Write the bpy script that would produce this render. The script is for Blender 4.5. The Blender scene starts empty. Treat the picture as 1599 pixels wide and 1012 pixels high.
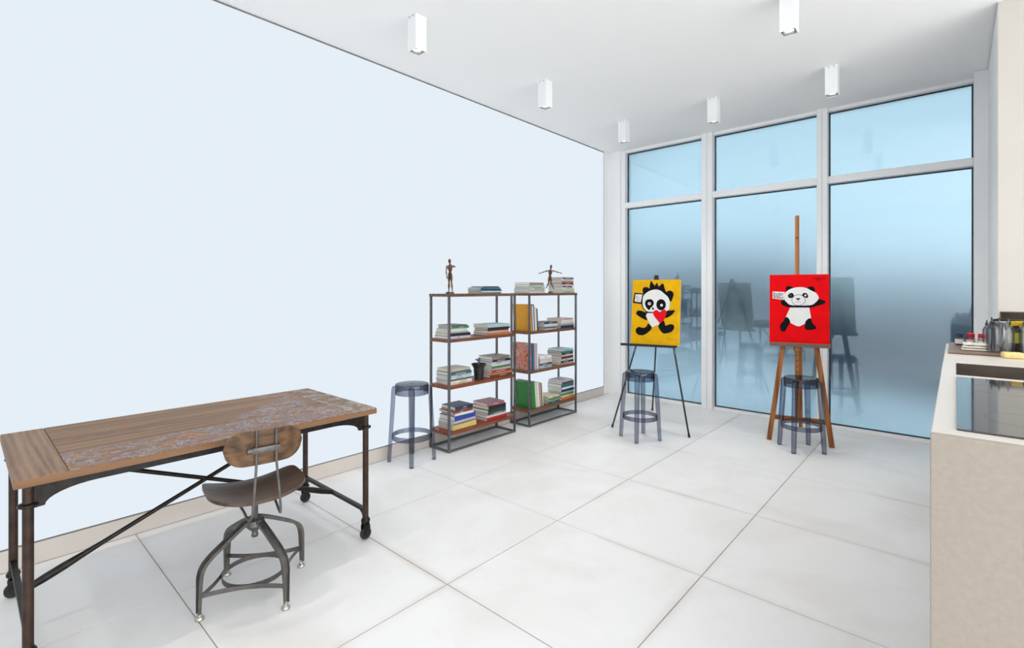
import bpy, bmesh, math, random
from mathutils import Vector, Matrix

scene = bpy.context.scene
col = scene.collection
PI = math.pi

# ------------------------------------------------------------------ camera
cam_data = bpy.data.cameras.new('camera')
cam_data.sensor_fit = 'HORIZONTAL'
cam_data.sensor_width = 36.0
cam_data.lens = 773.2 / 1599.0 * 36.0
cam_data.shift_y = -53.25 / 1599.0
cam_data.clip_start = 0.02
cam_data.clip_end = 300
cam = bpy.data.objects.new('camera', cam_data)
col.objects.link(cam)
cam.location = (0.0, 0.0, 1.44)
cam.rotation_euler = (PI / 2, 0.0, 0.7307)
scene.camera = cam

# ------------------------------------------------------------------ world, exposure
world = bpy.data.worlds.new('daylight')
scene.world = world
world.use_nodes = True
wn = world.node_tree.nodes
wbg = wn['Background']
wbg.inputs['Color'].default_value = (0.97, 0.985, 1.0, 1)
wbg.inputs['Strength'].default_value = 3.9
scene.view_settings.view_transform = 'Standard'
scene.view_settings.look = 'None'
scene.view_settings.gamma = 1.0
scene.view_settings.use_curve_mapping = False
scene.view_settings.exposure = 0.2
PANEL_STRENGTH = 0.81
SPOT_POWER = 29.0

# ------------------------------------------------------------------ materials
MATS = {}

def srgb(r, g, b):
    def f(c):
        c /= 255.0
        return c / 12.92 if c <= 0.04045 else ((c + 0.055) / 1.055) ** 2.4
    return (f(r), f(g), f(b), 1.0)

class NT:
    def __init__(s, m):
        s.t = m.node_tree
        s.n = s.t.nodes
    def new(s, typ, **kw):
        nd = s.n.new(typ)
        for k, v in kw.items():
            setattr(nd, k, v)
        return nd
    def link(s, a, b):
        s.t.links.new(a, b)
    def coord(s, scale=(1, 1, 1), kind='Object', loc=(0, 0, 0)):
        tc = s.new('ShaderNodeTexCoord')
        mp = s.new('ShaderNodeMapping')
        mp.inputs['Scale'].default_value = scale
        mp.inputs['Location'].default_value = loc
        s.link(tc.outputs[kind], mp.inputs['Vector'])
        return mp.outputs['Vector']
    def noise(s, vec, scale=5, detail=4, rough=0.55, dist=0.0):
        nd = s.new('ShaderNodeTexNoise')
        nd.inputs['Scale'].default_value = scale
        nd.inputs['Detail'].default_value = detail
        nd.inputs['Roughness'].default_value = rough
        nd.inputs['Distortion'].default_value = dist
        s.link(vec, nd.inputs['Vector'])
        return nd
    def ramp(s, fac, stops):
        nd = s.new('ShaderNodeValToRGB')
        el = nd.color_ramp.elements
        while len(el) < len(stops):
            el.new(0.5)
        for e, (p, c) in zip(el, stops):
            e.position = p
            e.color = c
        s.link(fac, nd.inputs['Fac'])
        return nd.outputs['Color']
    def mix(s, fac, a, b, blend='MIX'):
        nd = s.new('ShaderNodeMix', data_type='RGBA', blend_type=blend)
        for inp, v in ((nd.inputs[0], fac), (nd.inputs[6], a), (nd.inputs[7], b)):
            if hasattr(v, 'is_linked') or hasattr(v, 'links'):
                s.link(v, inp)
            else:
                inp.default_value = v
        return nd.outputs[2]
    def math(s, op, a, b=None, clamp=False):
        nd = s.new('ShaderNodeMath', operation=op, use_clamp=clamp)
        for i, v in enumerate((a, b)):
            if v is None:
                continue
            if hasattr(v, 'links'):
                s.link(v, nd.inputs[i])
            else:
                nd.inputs[i].default_value = v
        return nd.outputs[0]

def base_mat(name):
    m = bpy.data.materials.new(name)
    m.use_nodes = True
    MATS[name] = m
    return m, NT(m), m.node_tree.nodes['Principled BSDF']

def plain(name, rgb, rough=0.5, metal=0.0, var=0.08, nscale=20.0, bump=0.0, spec=0.5, stretch=(1, 1, 1)):
    """one colour with a little procedural variation and optional fine relief"""
    m, t, b = base_mat(name)
    c = srgb(*rgb)
    v = t.coord(stretch)
    nz = t.noise(v, nscale, 3)
    lo = tuple(max(0, x * (1 - var)) for x in c[:3]) + (1,)
    hi = tuple(min(1, x * (1 + var)) for x in c[:3]) + (1,)
    t.link(t.ramp(nz.outputs['Fac'], [(0.3, lo), (0.7, hi)]), b.inputs['Base Color'])
    b.inputs['Roughness'].default_value = rough
    b.inputs['Metallic'].default_value = metal
    b.inputs['Specular IOR Level'].default_value = spec
    if bump:
        bp = t.new('ShaderNodeBump')
        bp.inputs['Strength'].default_value = bump
        bp.inputs['Distance'].default_value = 0.002
        t.link(nz.outputs['Fac'], bp.inputs['Height'])
        t.link(bp.outputs['Normal'], b.inputs['Normal'])
    return m

def wood(name, light, dark, axis='y', rough=0.5, ring=9.0, spec=0.4, along=1.0, wave=0.5, wscale=0.35):
    """grain running along one local axis"""
    m, t, b = base_mat(name)
    sc = {'x': (along, 14, 14), 'y': (14, along, 14), 'z': (14, 14, along)}[axis]
    v = t.coord(sc)
    n1 = t.noise(v, 1.6, 5, 0.6, 0.6)
    wv = t.new('ShaderNodeTexWave', wave_type='BANDS', bands_direction={'x': 'Y', 'y': 'X', 'z': 'X'}[axis])
    wv.inputs['Scale'].default_value = wscale
    wv.inputs['Distortion'].default_value = ring
    wv.inputs['Detail'].default_value = 3
    wv.inputs['Detail Scale'].default_value = 0.8
    t.link(v, wv.inputs['Vector'])
    f = t.mix(wave, n1.outputs['Fac'], wv.outputs['Color'])
    c = t.ramp(f, [(0.22, srgb(*dark)), (0.78, srgb(*light))])
    t.link(c, b.inputs['Base Color'])
    b.inputs['Roughness'].default_value = rough
    b.inputs['Specular IOR Level'].default_value = spec
    bp = t.new('ShaderNodeBump')
    bp.inputs['Strength'].default_value = 0.25
    bp.inputs['Distance'].default_value = 0.001
    t.link(f, bp.inputs['Height'])
    t.link(bp.outputs['Normal'], b.inputs['Normal'])
    return m, t, b, c

# architecture
plain('ceiling_paint', (251, 250, 248), 0.9, var=0.01, nscale=2)
plain('white_paint', (247, 247, 246), 0.6, var=0.01, nscale=3)
plain('frame_white', (244, 244, 244), 0.35, var=0.01, nscale=6)
plain('beige_wall', (204, 198, 190), 0.7, var=0.015, nscale=3)
plain('skirting', (214, 206, 198), 0.45, var=0.03, nscale=4)
plain('dark_gasket', (18, 30, 42), 0.5, var=0.1)
plain('shadow_gap', (120, 118, 116), 0.8, var=0.05)
plain('grout', (172, 166, 160), 0.9, var=0.12, nscale=8)
plain('outside_paving', (238, 242, 245), 0.9, var=0.05, nscale=1)
plain('outside_hedge', (56, 70, 84), 0.9, var=0.5, nscale=3)
plain('outside_red', (120, 60, 80), 0.5, var=0.1)

def tile_mat():
    m, t, b = base_mat('porcelain_tile')
    v = t.coord((1, 1, 1), 'Object')
    oi = t.new('ShaderNodeObjectInfo')
    off = t.new('ShaderNodeVectorMath', operation='ADD')
    t.link(v, off.inputs[0])
    t.link(oi.outputs['Location'], off.inputs[1])
    vec = off.outputs[0]
    n1 = t.noise(vec, 1.3, 5, 0.6, 0.4)
    c1 = t.ramp(n1.outputs['Fac'], [(0.30, srgb(226, 223, 220)), (0.55, srgb(236, 235, 234)), (0.8, srgb(236, 235, 234))])
    # edge wear: distance to the tile's rim times a patchy noise
    sep = t.new('ShaderNodeSeparateXYZ')
    t.link(v, sep.inputs[0])
    ax = t.math('ABSOLUTE', sep.outputs['X'])
    ay = t.math('ABSOLUTE', sep.outputs['Y'])
    mx = t.math('MAXIMUM', ax, ay)
    edge = t.new('ShaderNodeMapRange')
    edge.inputs['From Min'].default_value = 0.385
    edge.inputs['From Max'].default_value = 0.452
    t.link(mx, edge.inputs['Value'])
    e2 = t.math('POWER', edge.outputs[0], 2.2)
    n2 = t.noise(vec, 1.1, 3, 0.5)
    patch = t.new('ShaderNodeMapRange')
    patch.inputs['From Min'].default_value = 0.46
    patch.inputs['From Max'].default_value = 0.68
    t.link(n2.outputs['Fac'], patch.inputs['Value'])
    fac = t.math('MULTIPLY', e2, patch.outputs[0])
    fac = t.math('MULTIPLY', fac, 0.5)
    c2 = t.mix(fac, c1, srgb(196, 178, 164))
    t.link(c2, b.inputs['Base Color'])
    b.inputs['Roughness'].default_value = 0.42
    b.inputs['Specular IOR Level'].default_value = 0.4
tile_mat()

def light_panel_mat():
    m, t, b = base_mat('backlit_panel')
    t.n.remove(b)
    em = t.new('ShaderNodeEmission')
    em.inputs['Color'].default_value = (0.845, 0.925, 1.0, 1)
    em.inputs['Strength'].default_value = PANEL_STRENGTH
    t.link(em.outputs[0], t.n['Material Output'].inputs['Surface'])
light_panel_mat()

def frosted_mat():
    m, t, b = base_mat('frosted_glass')
    t.n.remove(b)
    rf = t.new('ShaderNodeBsdfRefraction')
    rf.inputs['Color'].default_value = (0.375, 0.46, 0.50, 1)
    rf.inputs['Roughness'].default_value = 0.42
    rf.inputs['IOR'].default_value = 1.45
    gl = t.new('ShaderNodeBsdfGlossy')
    gl.inputs['Color'].default_value = (0.78, 0.90, 1, 1)
    gl.inputs['Roughness'].default_value = 0.03
    fr = t.new('ShaderNodeFresnel')
    fr.inputs['IOR'].default_value = 2.5
    mx = t.new('ShaderNodeMixShader')
    t.link(fr.outputs[0], mx.inputs[0])
    t.link(rf.outputs[0], mx.inputs[1])
    t.link(gl.outputs[0], mx.inputs[2])
    t.link(mx.outputs[0], t.n['Material Output'].inputs['Surface'])
frosted_mat()

def glassy(name, tint, rough=0.0, ior=1.45, gloss=0.9):
    """clear moulded plastic or glass: tinted see-through body with a mirror-like skin"""
    m, t, b = base_mat(name)
    t.n.remove(b)
    tr = t.new('ShaderNodeBsdfTransparent')
    lw = t.new('ShaderNodeLayerWeight')
    lw.inputs['Blend'].default_value = 0.4
    edge = tuple(x * x * 0.42 for x in tint)
    c = t.mix(lw.outputs['Facing'], tuple(tint) + (1,), edge + (1,))
    t.link(c, tr.inputs['Color'])
    gl = t.new('ShaderNodeBsdfGlossy')
    gl.inputs['Roughness'].default_value = 0.03 + rough
    gl.inputs['Color'].default_value = (gloss, gloss, gloss, 1)
    lf = t.new('ShaderNodeLayerWeight')
    lf.inputs['Blend'].default_value = 0.5
    f4 = t.math('POWER', lf.outputs['Facing'], 4.0)
    fr = t.math('MULTIPLY_ADD', f4, 0.55)
    fr.node.inputs[2].default_value = 0.04
    mx = t.new('ShaderNodeMixShader')
    t.link(fr, mx.inputs[0])
    t.link(tr.outputs[0], mx.inputs[1])
    t.link(gl.outputs[0], mx.inputs[2])
    t.link(mx.outputs[0], t.n['Material Output'].inputs['Surface'])
glassy('smoke_plastic', (0.60, 0.625, 0.695))
glassy('jar_glass', (0.95, 0.96, 0.965))
glassy('clear_plastic', (0.9, 0.92, 0.93))

# furniture
wood('shelf_wood', (138, 92, 64), (86, 52, 34), 'y', 0.45, wave=0.2)
wood('shelf_top_wood', (122, 98, 76), (78, 60, 46), 'y', 0.5, wave=0.2)
wood('shelf_red_wood', (150, 78, 52), (92, 42, 28), 'y', 0.4, wave=0.2)
wood('easel_wood', (176, 112, 58), (128, 72, 30), 'z', 0.5)
wood('easel_wood_flat', (166, 102, 52), (112, 62, 28), 'x', 0.5)
wood('mannequin_wood', (120, 84, 58), (70, 44, 28), 'z', 0.5)
wood('tray_wood', (150, 122, 104), (108, 84, 70), 'x', 0.45)
wood('end_board_wood', (152, 122, 96), (98, 72, 52), 'x', 0.55, ring=9, along=1.4, wave=0.2, wscale=0.8)
wood('edge_wood', (136, 100, 70), (92, 64, 42), 'y', 0.6)
wood('chair_wood', (132, 98, 68), (50, 36, 24), 'y', 0.42, ring=9, along=2.0, wave=0.2, wscale=1.6)
wood('chair_seat_wood', (104, 80, 62), (38, 30, 26), 'y', 0.36, ring=9, spec=0.5, wave=0.15, wscale=1.2)

def painted_plank(name, amount, shift):
    m, t, b, c = wood(name, (150, 116, 86), (80, 54, 35), 'y', 0.55, ring=7, along=0.6, wave=0.08)
    v = t.coord((1, 1, 1), loc=shift)
    # smeared spots of dried paint
    nm = t.noise(v, 5.0, 6, 0.68, 1.2)
    n_big = t.noise(v, 2.2, 2, 0.5)
    mk = t.math('MULTIPLY', nm.outputs['Fac'], 1.0)
    bigm = t.new('ShaderNodeMapRange')
    bigm.inputs['From Min'].default_value = 0.30 if amount > 0.5 else 0.50
    bigm.inputs['From Max'].default_value = 0.42 if amount > 0.5 else 0.56
    t.link(n_big.outputs['Fac'], bigm.inputs['Value'])
    mr = t.new('ShaderNodeMapRange')
    mr.inputs['From Min'].default_value = 0.38
    mr.inputs['From Max'].default_value = 0.47
    t.link(mk, mr.inputs['Value'])
    fac = t.math('MULTIPLY', mr.outputs[0], bigm.outputs[0])
    hue = t.noise(v, 10.0, 5, 0.7, 1.0)
    pc = t.ramp(hue.outputs['Fac'], [(0.30, srgb(56, 62, 98)), (0.37, srgb(140, 134, 132)), (0.42, srgb(78, 58, 62)),
                                      (0.47, srgb(178, 170, 164)), (0.52, srgb(66, 82, 112)), (0.56, srgb(150, 74, 66)),
                                      (0.61, srgb(176, 150, 84)), (0.68, srgb(60, 116, 122))])
    out = t.mix(t.math('MULTIPLY', fac, 0.62), c, pc)
    t.link(out, b.inputs['Base Color'])
painted_plank('plank_clean', 0.2, (0.3, 0.2, 0))
painted_plank('plank_paint', 1.0, (0, 0, 0))
def painted_end():
    m, t, b, c = wood('end_board_paint', (140, 110, 86), (88, 64, 46), 'x', 0.55, ring=9, along=1.4, wave=0.2, wscale=0.8)
    v = t.coord((1, 1, 1))
    nm = t.noise(v, 7.0, 6, 0.68, 1.5)
    mr = t.new('ShaderNodeMapRange')
    mr.inputs['From Min'].default_value = 0.46
    mr.inputs['From Max'].default_value = 0.56
    t.link(nm.outputs['Fac'], mr.inputs['Value'])
    hue = t.noise(v, 11.0, 4, 0.7, 2.0)
    pc = t.ramp(hue.outputs['Fac'], [(0.34, srgb(66, 84, 110)), (0.44, srgb(172, 164, 156)), (0.5, srgb(120, 108, 104)),
                                      (0.58, srgb(190, 184, 180)), (0.68, srgb(160, 140, 84))])
    t.link(t.mix(t.math('MULTIPLY', mr.outputs[0], 0.8), c, pc), b.inputs['Base Color'])
painted_end()

plain('iron_black', (46, 42, 40), 0.42, 0.75, var=0.3, nscale=30, bump=0.2)
plain('iron_rust', (66, 50, 42), 0.5, 0.6, var=0.3, nscale=25, bump=0.2)
plain('steel_grey', (112, 112, 114), 0.38, 0.85, var=0.15, nscale=30)
plain('gun_metal', (104, 101, 98), 0.42, 0.55, var=0.2, nscale=30)
plain('foot_nickel', (190, 186, 178), 0.3, 0.9, var=0.1)
plain('rubber_black', (28, 27, 27), 0.6, var=0.2)
plain('matt_black', (26, 26, 28), 0.45, var=0.2)
plain('lamp_white', (244, 244, 244), 0.4, var=0.01)
plain('lamp_inner', (130, 128, 126), 0.3, 0.6, var=0.1)
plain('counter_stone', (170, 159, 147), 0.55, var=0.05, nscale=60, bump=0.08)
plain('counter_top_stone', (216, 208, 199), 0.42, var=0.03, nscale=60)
plain('sink_steel', (112, 100, 92), 0.35, 0.6, var=0.15, nscale=10)
plain('brass', (120, 98, 60), 0.35, 0.9, var=0.1)
def cooktop_mat():
    m, t, b = base_mat('cooktop_glass')
    v = t.coord()
    nz = t.noise(v, 40, 2)
    t.link(t.ramp(nz.outputs['Fac'], [(0.4, (0.012, 0.013, 0.015, 1)), (0.6, (0.016, 0.017, 0.02, 1))]), b.inputs['Base Color'])
    b.inputs['Roughness'].default_value = 0.06
    b.inputs['IOR'].default_value = 1.9
cooktop_mat()

def lamp_glow():
    m, t, b = base_mat('lamp_bulb')
    t.n.remove(b)
    em = t.new('ShaderNodeEmission')
    em.inputs['Color'].default_value = (1, 0.97, 0.92, 1)
    em.inputs['Strength'].default_value = 3.0
    t.link(em.outputs[0], t.n['Material Output'].inputs['Surface'])
lamp_glow()

# paints on the canvases
plain('canvas_yellow', (224, 170, 10), 0.7, var=0.12, nscale=9, bump=0.1, spec=0.12)
plain('canvas_red', (224, 4, 14), 0.7, var=0.1, nscale=9, bump=0.1, spec=0.1)
plain('canvas_side', (226, 206, 160), 0.7, var=0.08)
for n, c in (('black', (14, 13, 18)), ('white', (226, 224, 222)), ('grey', (70, 70, 72)), ('red', (222, 14, 34)), ('brown', (120, 84, 30))):
    plain('paint_' + n, c, 0.7, var=0.04, nscale=12, spec=0.12)

def M(n):
    return MATS[n]

def color_mat(rgb, rough=0.45):
    n = 'cover_%02x%02x%02x' % rgb
    return MATS.get(n) or plain(n, rgb, rough, var=0.06, nscale=30)

# ------------------------------------------------------------------ mesh helpers
class MB:
    def __init__(s):
        s.v = []
        s.f = []
    def add(s, vs, fs):
        o = len(s.v)
        s.v += [tuple(p) for p in vs]
        s.f += [tuple(i + o for i in f) for f in fs]
        return s
    def box(s, a, b, mtx=None):
        x0, y0, z0 = a
        x1, y1, z1 = b
        vs = [Vector(p) for p in ((x0, y0, z0), (x1, y0, z0), (x1, y1, z0), (x0, y1, z0), (x0, y0, z1), (x1, y0, z1), (x1, y1, z1), (x0, y1, z1))]
        if mtx:
            vs = [mtx @ p for p in vs]
        return s.add(vs, [(0, 3, 2, 1), (4, 5, 6, 7), (0, 1, 5, 4), (1, 2, 6, 5), (2, 3, 7, 6), (3, 0, 4, 7)])
    def bbox(s, a, b, bev=0.004, seg=2, mtx=None):
        bm = bmesh.new()
        bmesh.ops.create_cube(bm, size=1)
        c = [(a[i] + b[i]) / 2 for i in range(3)]
        d = [abs(b[i] - a[i]) for i in range(3)]
        for v in bm.verts:
            v.co = Vector((c[0] + v.co.x * d[0], c[1] + v.co.y * d[1], c[2] + v.co.z * d[2]))
        bmesh.ops.bevel(bm, geom=list(bm.edges), offset=min(bev, min(d) * 0.45), segments=seg, profile=0.5, affect='EDGES')
        bm.verts.index_update()
        vs = [(mtx @ v.co if mtx else v.co.copy()) for v in bm.verts]
        fs = [tuple(v.index for v in f.verts) for f in bm.faces]
        bm.free()
        return s.add(vs, fs)
    def tube(s, pts, r, n=12, cap=True, close=False, flat=1.0, up=None):
        """sweep a round (or flattened) section along a path; r may be a list"""
        pts = [Vector(p) for p in pts]
        N = len(pts)
        rs = r if isinstance(r, (list, tuple)) else [r] * N
        prev = None
        rings = []
        for i, p in enumerate(pts):
            if close:
                t = pts[(i + 1) % N] - pts[i - 1]
            else:
                t = pts[min(i + 1, N - 1)] - pts[max(i - 1, 0)]
            t.normalize()
            ref = Vector(up) if up else (prev if prev is not None else (Vector((0, 0, 1)) if abs(t.z) < 0.9 else Vector((1, 0, 0))))
            a = ref - t * ref.dot(t)
            if a.length < 1e-5:
                a = Vector((1, 0, 0)) - t * t.x
            a.normalize()
            prev = a
            b = t.cross(a)
            rings.append([p + (a * math.cos(q) + b * math.sin(q) * flat) * rs[i] for q in [2 * PI * k / n for k in range(n)]])
        vs = [q for rr in rings for q in rr]
        fs = []
        for i in range(N if close else N - 1):
            j = (i + 1) % N
            for k in range(n):
                k2 = (k + 1) % n
                fs.append((i * n + k, i * n + k2, j * n + k2, j * n + k))
        if cap and not close:
            fs.append(tuple(reversed(range(n))))
            fs.append(tuple((N - 1) * n + k for k in range(n)))
        return s.add(vs, fs)
    def strip(s, pts, w, th, normal=None, close=False):
        """flat bar (width w along 'normal' cross tangent) swept along a path; normal = list or one vector giving thin direction"""
        pts = [Vector(p) for p in pts]
        N = len(pts)
        vs = []
        for i, p in enumerate(pts):
            t = (pts[(i + 1) % N] - pts[i - 1]) if close else (pts[min(i + 1, N - 1)] - pts[max(i - 1, 0)])
            t.normalize()
            nn = Vector(normal[i]) if isinstance(normal, list) else Vector(normal)
            nn = (nn - t * nn.dot(t)).normalized()
            b = t.cross(nn).normalized()
            ww = w[i] if isinstance(w, list) else w
            vs += [p + b * ww / 2 + nn * th / 2, p - b * ww / 2 + nn * th / 2, p - b * ww / 2 - nn * th / 2, p + b * ww / 2 - nn * th / 2]
        fs = []
        for i in range(N if close else N - 1):
            j = (i + 1) % N
            for k in range(4):
                fs.append((i * 4 + k, i * 4 + (k + 1) % 4, j * 4 + (k + 1) % 4, j * 4 + k))
        if not close:
            fs += [(3, 2, 1, 0), tuple((N - 1) * 4 + k for k in range(4))]
        return s.add(vs, fs)
    def lathe(s, prof, n=32, c=(0, 0, 0), close=False):
        """profile [(r, z)] turned about z through c"""
        vs = []
        for r, z in prof:
            for k in range(n):
                a = 2 * PI * k / n
                vs.append((c[0] + r * math.cos(a), c[1] + r * math.sin(a), c[2] + z))
        fs = []
        P = len(prof)
        for i in range(P if close else P - 1):
            j = (i + 1) % P
            for k in range(n):
                k2 = (k + 1) % n
                fs.append((i * n + k, i * n + k2, j * n + k2, j * n + k))
        if not close:
            if prof[0][0] > 1e-6:
                fs.append(tuple(reversed(range(n))))
            if prof[-1][0] > 1e-6:
                fs.append(tuple((P - 1) * n + k for k in range(n)))
        return s.add(vs, fs)
    def prism(s, poly, d0, d1, fn):
        """2-D polygon extruded from d0 to d1; fn(a, b, d) -> xyz"""
        n = len(poly)
        vs = [fn(a, b, d0) for a, b in poly] + [fn(a, b, d1) for a, b in poly]
        fs = [tuple(reversed(range(n))), tuple(range(n, 2 * n))]
        for k in range(n):
            k2 = (k + 1) % n
            fs.append((k, k2, n + k2, n + k))
        return s.add(vs, fs)
    def ball(s, c, r, n=10, m=7):
        rx, ry, rz = r if isinstance(r, (tuple, list)) else (r, r, r)
        vs = [(c[0], c[1], c[2] + rz)]
        for i in range(1, m):
            th = PI * i / m
            for k in range(n):
                a = 2 * PI * k / n
                vs.append((c[0] + rx * math.sin(th) * math.cos(a), c[1] + ry * math.sin(th) * math.sin(a), c[2] + rz * math.cos(th)))
        vs.append((c[0], c[1], c[2] - rz))
        fs = [(0, 1 + k, 1 + (k + 1) % n) for k in range(n)]
        for i in range(m - 2):
            for k in range(n):
                k2 = (k + 1) % n
                fs.append((1 + i * n + k, 1 + (i + 1) * n + k, 1 + (i + 1) * n + k2, 1 + i * n + k2))
        L = len(vs) - 1
        o = 1 + (m - 2) * n
        fs += [(o + (k + 1) % n, o + k, L) for k in range(n)]
        return s.add(vs, fs)
    def mesh(s, name, mat, smooth=True, recalc=True):
        me = bpy.data.meshes.new(name)
        me.from_pydata(s.v, [], s.f)
        if recalc:
            bm = bmesh.new()
            bm.from_mesh(me)
            bmesh.ops.recalc_face_normals(bm, faces=bm.faces)
            bm.to_mesh(me)
            bm.free()
        me.materials.append(M(mat) if isinstance(mat, str) else mat)
        if smooth:
            me.shade_smooth()
            me.set_sharp_from_angle(angle=math.radians(38))
        me.update()
        return me
    def build(s, name, mat, parent=None, loc=(0, 0, 0), rz=0.0, smooth=True):
        o = bpy.data.objects.new(name, s.mesh(name, mat, smooth))
        col.objects.link(o)
        o.location = loc
        o.rotation_euler = (0, 0, rz)
        o.parent = parent
        return o

def tag(o, label, cat, group=None):
    o['label'] = label
    o['category'] = cat
    if group:
        o['group'] = group
    return o

def thing(name, label, cat, loc=(0, 0, 0), rz=0.0, group=None):
    o = bpy.data.objects.new(name, None)
    o.empty_display_size = 0.1
    col.objects.link(o)
    o.location = loc
    o.rotation_euler = (0, 0, rz)
    return tag(o, label, cat, group)

def struct(o):
    o['kind'] = 'structure'
    return o

def copy_tree(o, parent=None):
    c = o.copy()
    col.objects.link(c)
    c.parent = parent
    for ch in list(o.children):
        copy_tree(ch, c)
    return c

def smooth_path(pts, n=6, close=False):
    """Catmull-Rom through the points"""
    pts = [Vector(p) for p in pts]
    N = len(pts)
    out = []
    rng = range(N) if close else range(N - 1)
    for i in rng:
        p0 = pts[i - 1] if (close or i > 0) else pts[0]
        p1 = pts[i]
        p2 = pts[(i + 1) % N]
        p3 = pts[(i + 2) % N] if close else pts[min(i + 2, N - 1)]
        for k in range(n):
            t = k / n
            out.append(0.5 * ((2 * p1) + (p2 - p0) * t + (2 * p0 - 5 * p1 + 4 * p2 - p3) * t * t + (3 * p1 - p0 - 3 * p2 + p3) * t ** 3))
    if not close:
        out.append(pts[-1])
    return out

# ================================================================== THE ROOM
# axes: X points right across the room, Y along the glowing wall towards the windows
ZC = 3.335            # ceiling
XL = -3.60            # left wall
YW = 6.02             # front of the window frames
YG = 6.12             # glass
Y0, X1 = -2.4, 3.6    # the room goes on behind and beside the camera

fl = MB().box((XL - 0.1, Y0, -0.05), (X1, 6.20, -0.004)).build('floor', 'grout', smooth=False)
struct(fl)
TS = 0.8995
TX, TY = -2.752, 0.693
tile_cache = {}
def tile(x0, x1, y0, y1):
    g = 0.0022
    w, d = round(x1 - x0 - 2 * g, 4), round(y1 - y0 - 2 * g, 4)
    if (w, d) not in tile_cache:
        tile_cache[(w, d)] = MB().bbox((-w / 2, -d / 2, -0.0040), (w / 2, d / 2, 0.0), 0.0010, 1).mesh('tile', 'porcelain_tile', False)
    o = bpy.data.objects.new('tile', tile_cache[(w, d)])
    col.objects.link(o)
    o.location = ((x0 + x1) / 2, (y0 + y1) / 2, 0)
    o.parent = fl
xs = [XL] + [TX + i * TS for i in range(0, 8) if TX + i * TS < X1 - 0.1] + [X1]
ys = [Y0] + [TY + i * TS for i in range(-4, 6) if TY + i * TS > Y0 + 0.1] + [6.10]
for i in range(len(xs) - 1):
    for j in range(len(ys) - 1):
        tile(xs[i], xs[i + 1], ys[j], ys[j + 1])

struct(MB().box((XL - 0.6, Y0, ZC), (X1, 6.3, ZC + 0.12)).build('ceiling', 'ceiling_paint', smooth=False))

# left wall: solid frame round a backlit panel
wl = struct(MB().box((XL - 0.30, Y0, -0.05), (XL - 0.012, 6.3, ZC)).build('wall_left', 'white_paint', smooth=False))
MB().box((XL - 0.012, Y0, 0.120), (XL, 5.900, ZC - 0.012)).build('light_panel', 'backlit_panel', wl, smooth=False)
MB().box((XL - 0.012, Y0, 0.112), (XL + 0.001, 5.907, 0.120)).box((XL - 0.012, Y0, ZC - 0.012), (XL + 0.001, 5.907, ZC)) \
    .box((XL - 0.012, 5.900, 0.112), (XL + 0.001, 5.907, ZC)).build('panel_edge_trim', 'shadow_gap', wl, smooth=False)
MB().box((XL - 0.012, 5.907, 0), (XL, 6.3, ZC)).build('corner_return', 'white_paint', wl, smooth=False)
struct(MB().bbox((XL - 0.012, Y0, 0), (XL + 0.001, 5.907, 0.112), 0.002, 1).build('baseboard_left', 'skirting', smooth=False))

# window wall: piers and three tall two-light windows
wb = MB()
wb.box((XL, YW, 0), (-3.415, 6.3, ZC))
struct(wb.build('wall_back', 'white_paint', smooth=False))
struct(MB().bbox((-3.60, YW - 0.008, 0), (-3.415, YW, 0.10), 0.002, 1).build('baseboard_back', 'white_paint', smooth=False))

def window(n, xa, xb, left_w, right_w):
    """clear opening xa..xb; frame members of the given widths left and right"""
    root = bpy.data.objects.new('window_%d' % n, None)
    col.objects.link(root)
    root.location = ((xa + xb) / 2, YG, 0)
    struct(root)
    ox = (xa + xb) / 2
    def L(a, b):
        return (a[0] - ox, a[1] - YG, a[2]), (b[0] - ox, b[1] - YG, b[2])
    def part(name, mat, boxes, bev=0.003):
        m = MB()
        for a, b in boxes:
            a, b = L(a, b)
            m.bbox(a, b, bev, 1)
        return m.build(name, mat, root, smooth=False)
    if left_w:
        part('jamb', 'frame_white', [((xa - left_w, YW + 0.02, 0), (xa, YG + 0.05, ZC))])
    if right_w:
        # mullion: two half sections with a fine joint, as in a unitised frame
        mu = part('mullion', 'frame_white', [((xb, YW, 0), (xb + right_w * 0.49, YG + 0.05, ZC)), ((xb + right_w * 0.51, YW, 0), (xb + right_w, YG + 0.05, ZC))])
    part('head', 'frame_white', [((xa, YW + 0.03, 3.300), (xb, YG + 0.05, ZC))])
    part('transom', 'frame_white', [((xa, YW + 0.015, 2.548), (xb, YG + 0.05, 2.622))])
    part('sill', 'frame_white', [((xa, YW + 0.02, 0.0), (xb, YG + 0.05, 0.030))])
    for nm, z0, z1 in (('lower_pane', 0.030, 2.548), ('upper_pane', 2.622, 3.300)):
        g = 0.011
        p = part(nm, 'frosted_glass', [((xa + 0.002, YG + 0.004, z0 + 0.002), (xb - 0.002, YG + 0.014, z1 - 0.002))], 0.0005)
        a = MB()
        for q0, q1 in (((xa, YG - 0.010, z0), (xa + g, YG + 0.003, z1)), ((xb - g, YG - 0.010, z0), (xb, YG + 0.003, z1)),
                       ((xa + g, YG - 0.010, z1 - g), (xb - g, YG + 0.003, z1)), ((xa + g, YG - 0.010, z0), (xb - g, YG + 0.003, z0 + g))):
            u0, u1 = L(q0, q1)
            a.box(u0, u1)
        a.build('gasket', 'dark_gasket', p, smooth=False)
    return root
window(1, -3.348, -2.305, 0.067, 0.131)
window(2, -2.174, -1.091, 0, 0.098)
window(3, -0.993, 0.118, 0, 0)

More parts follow.
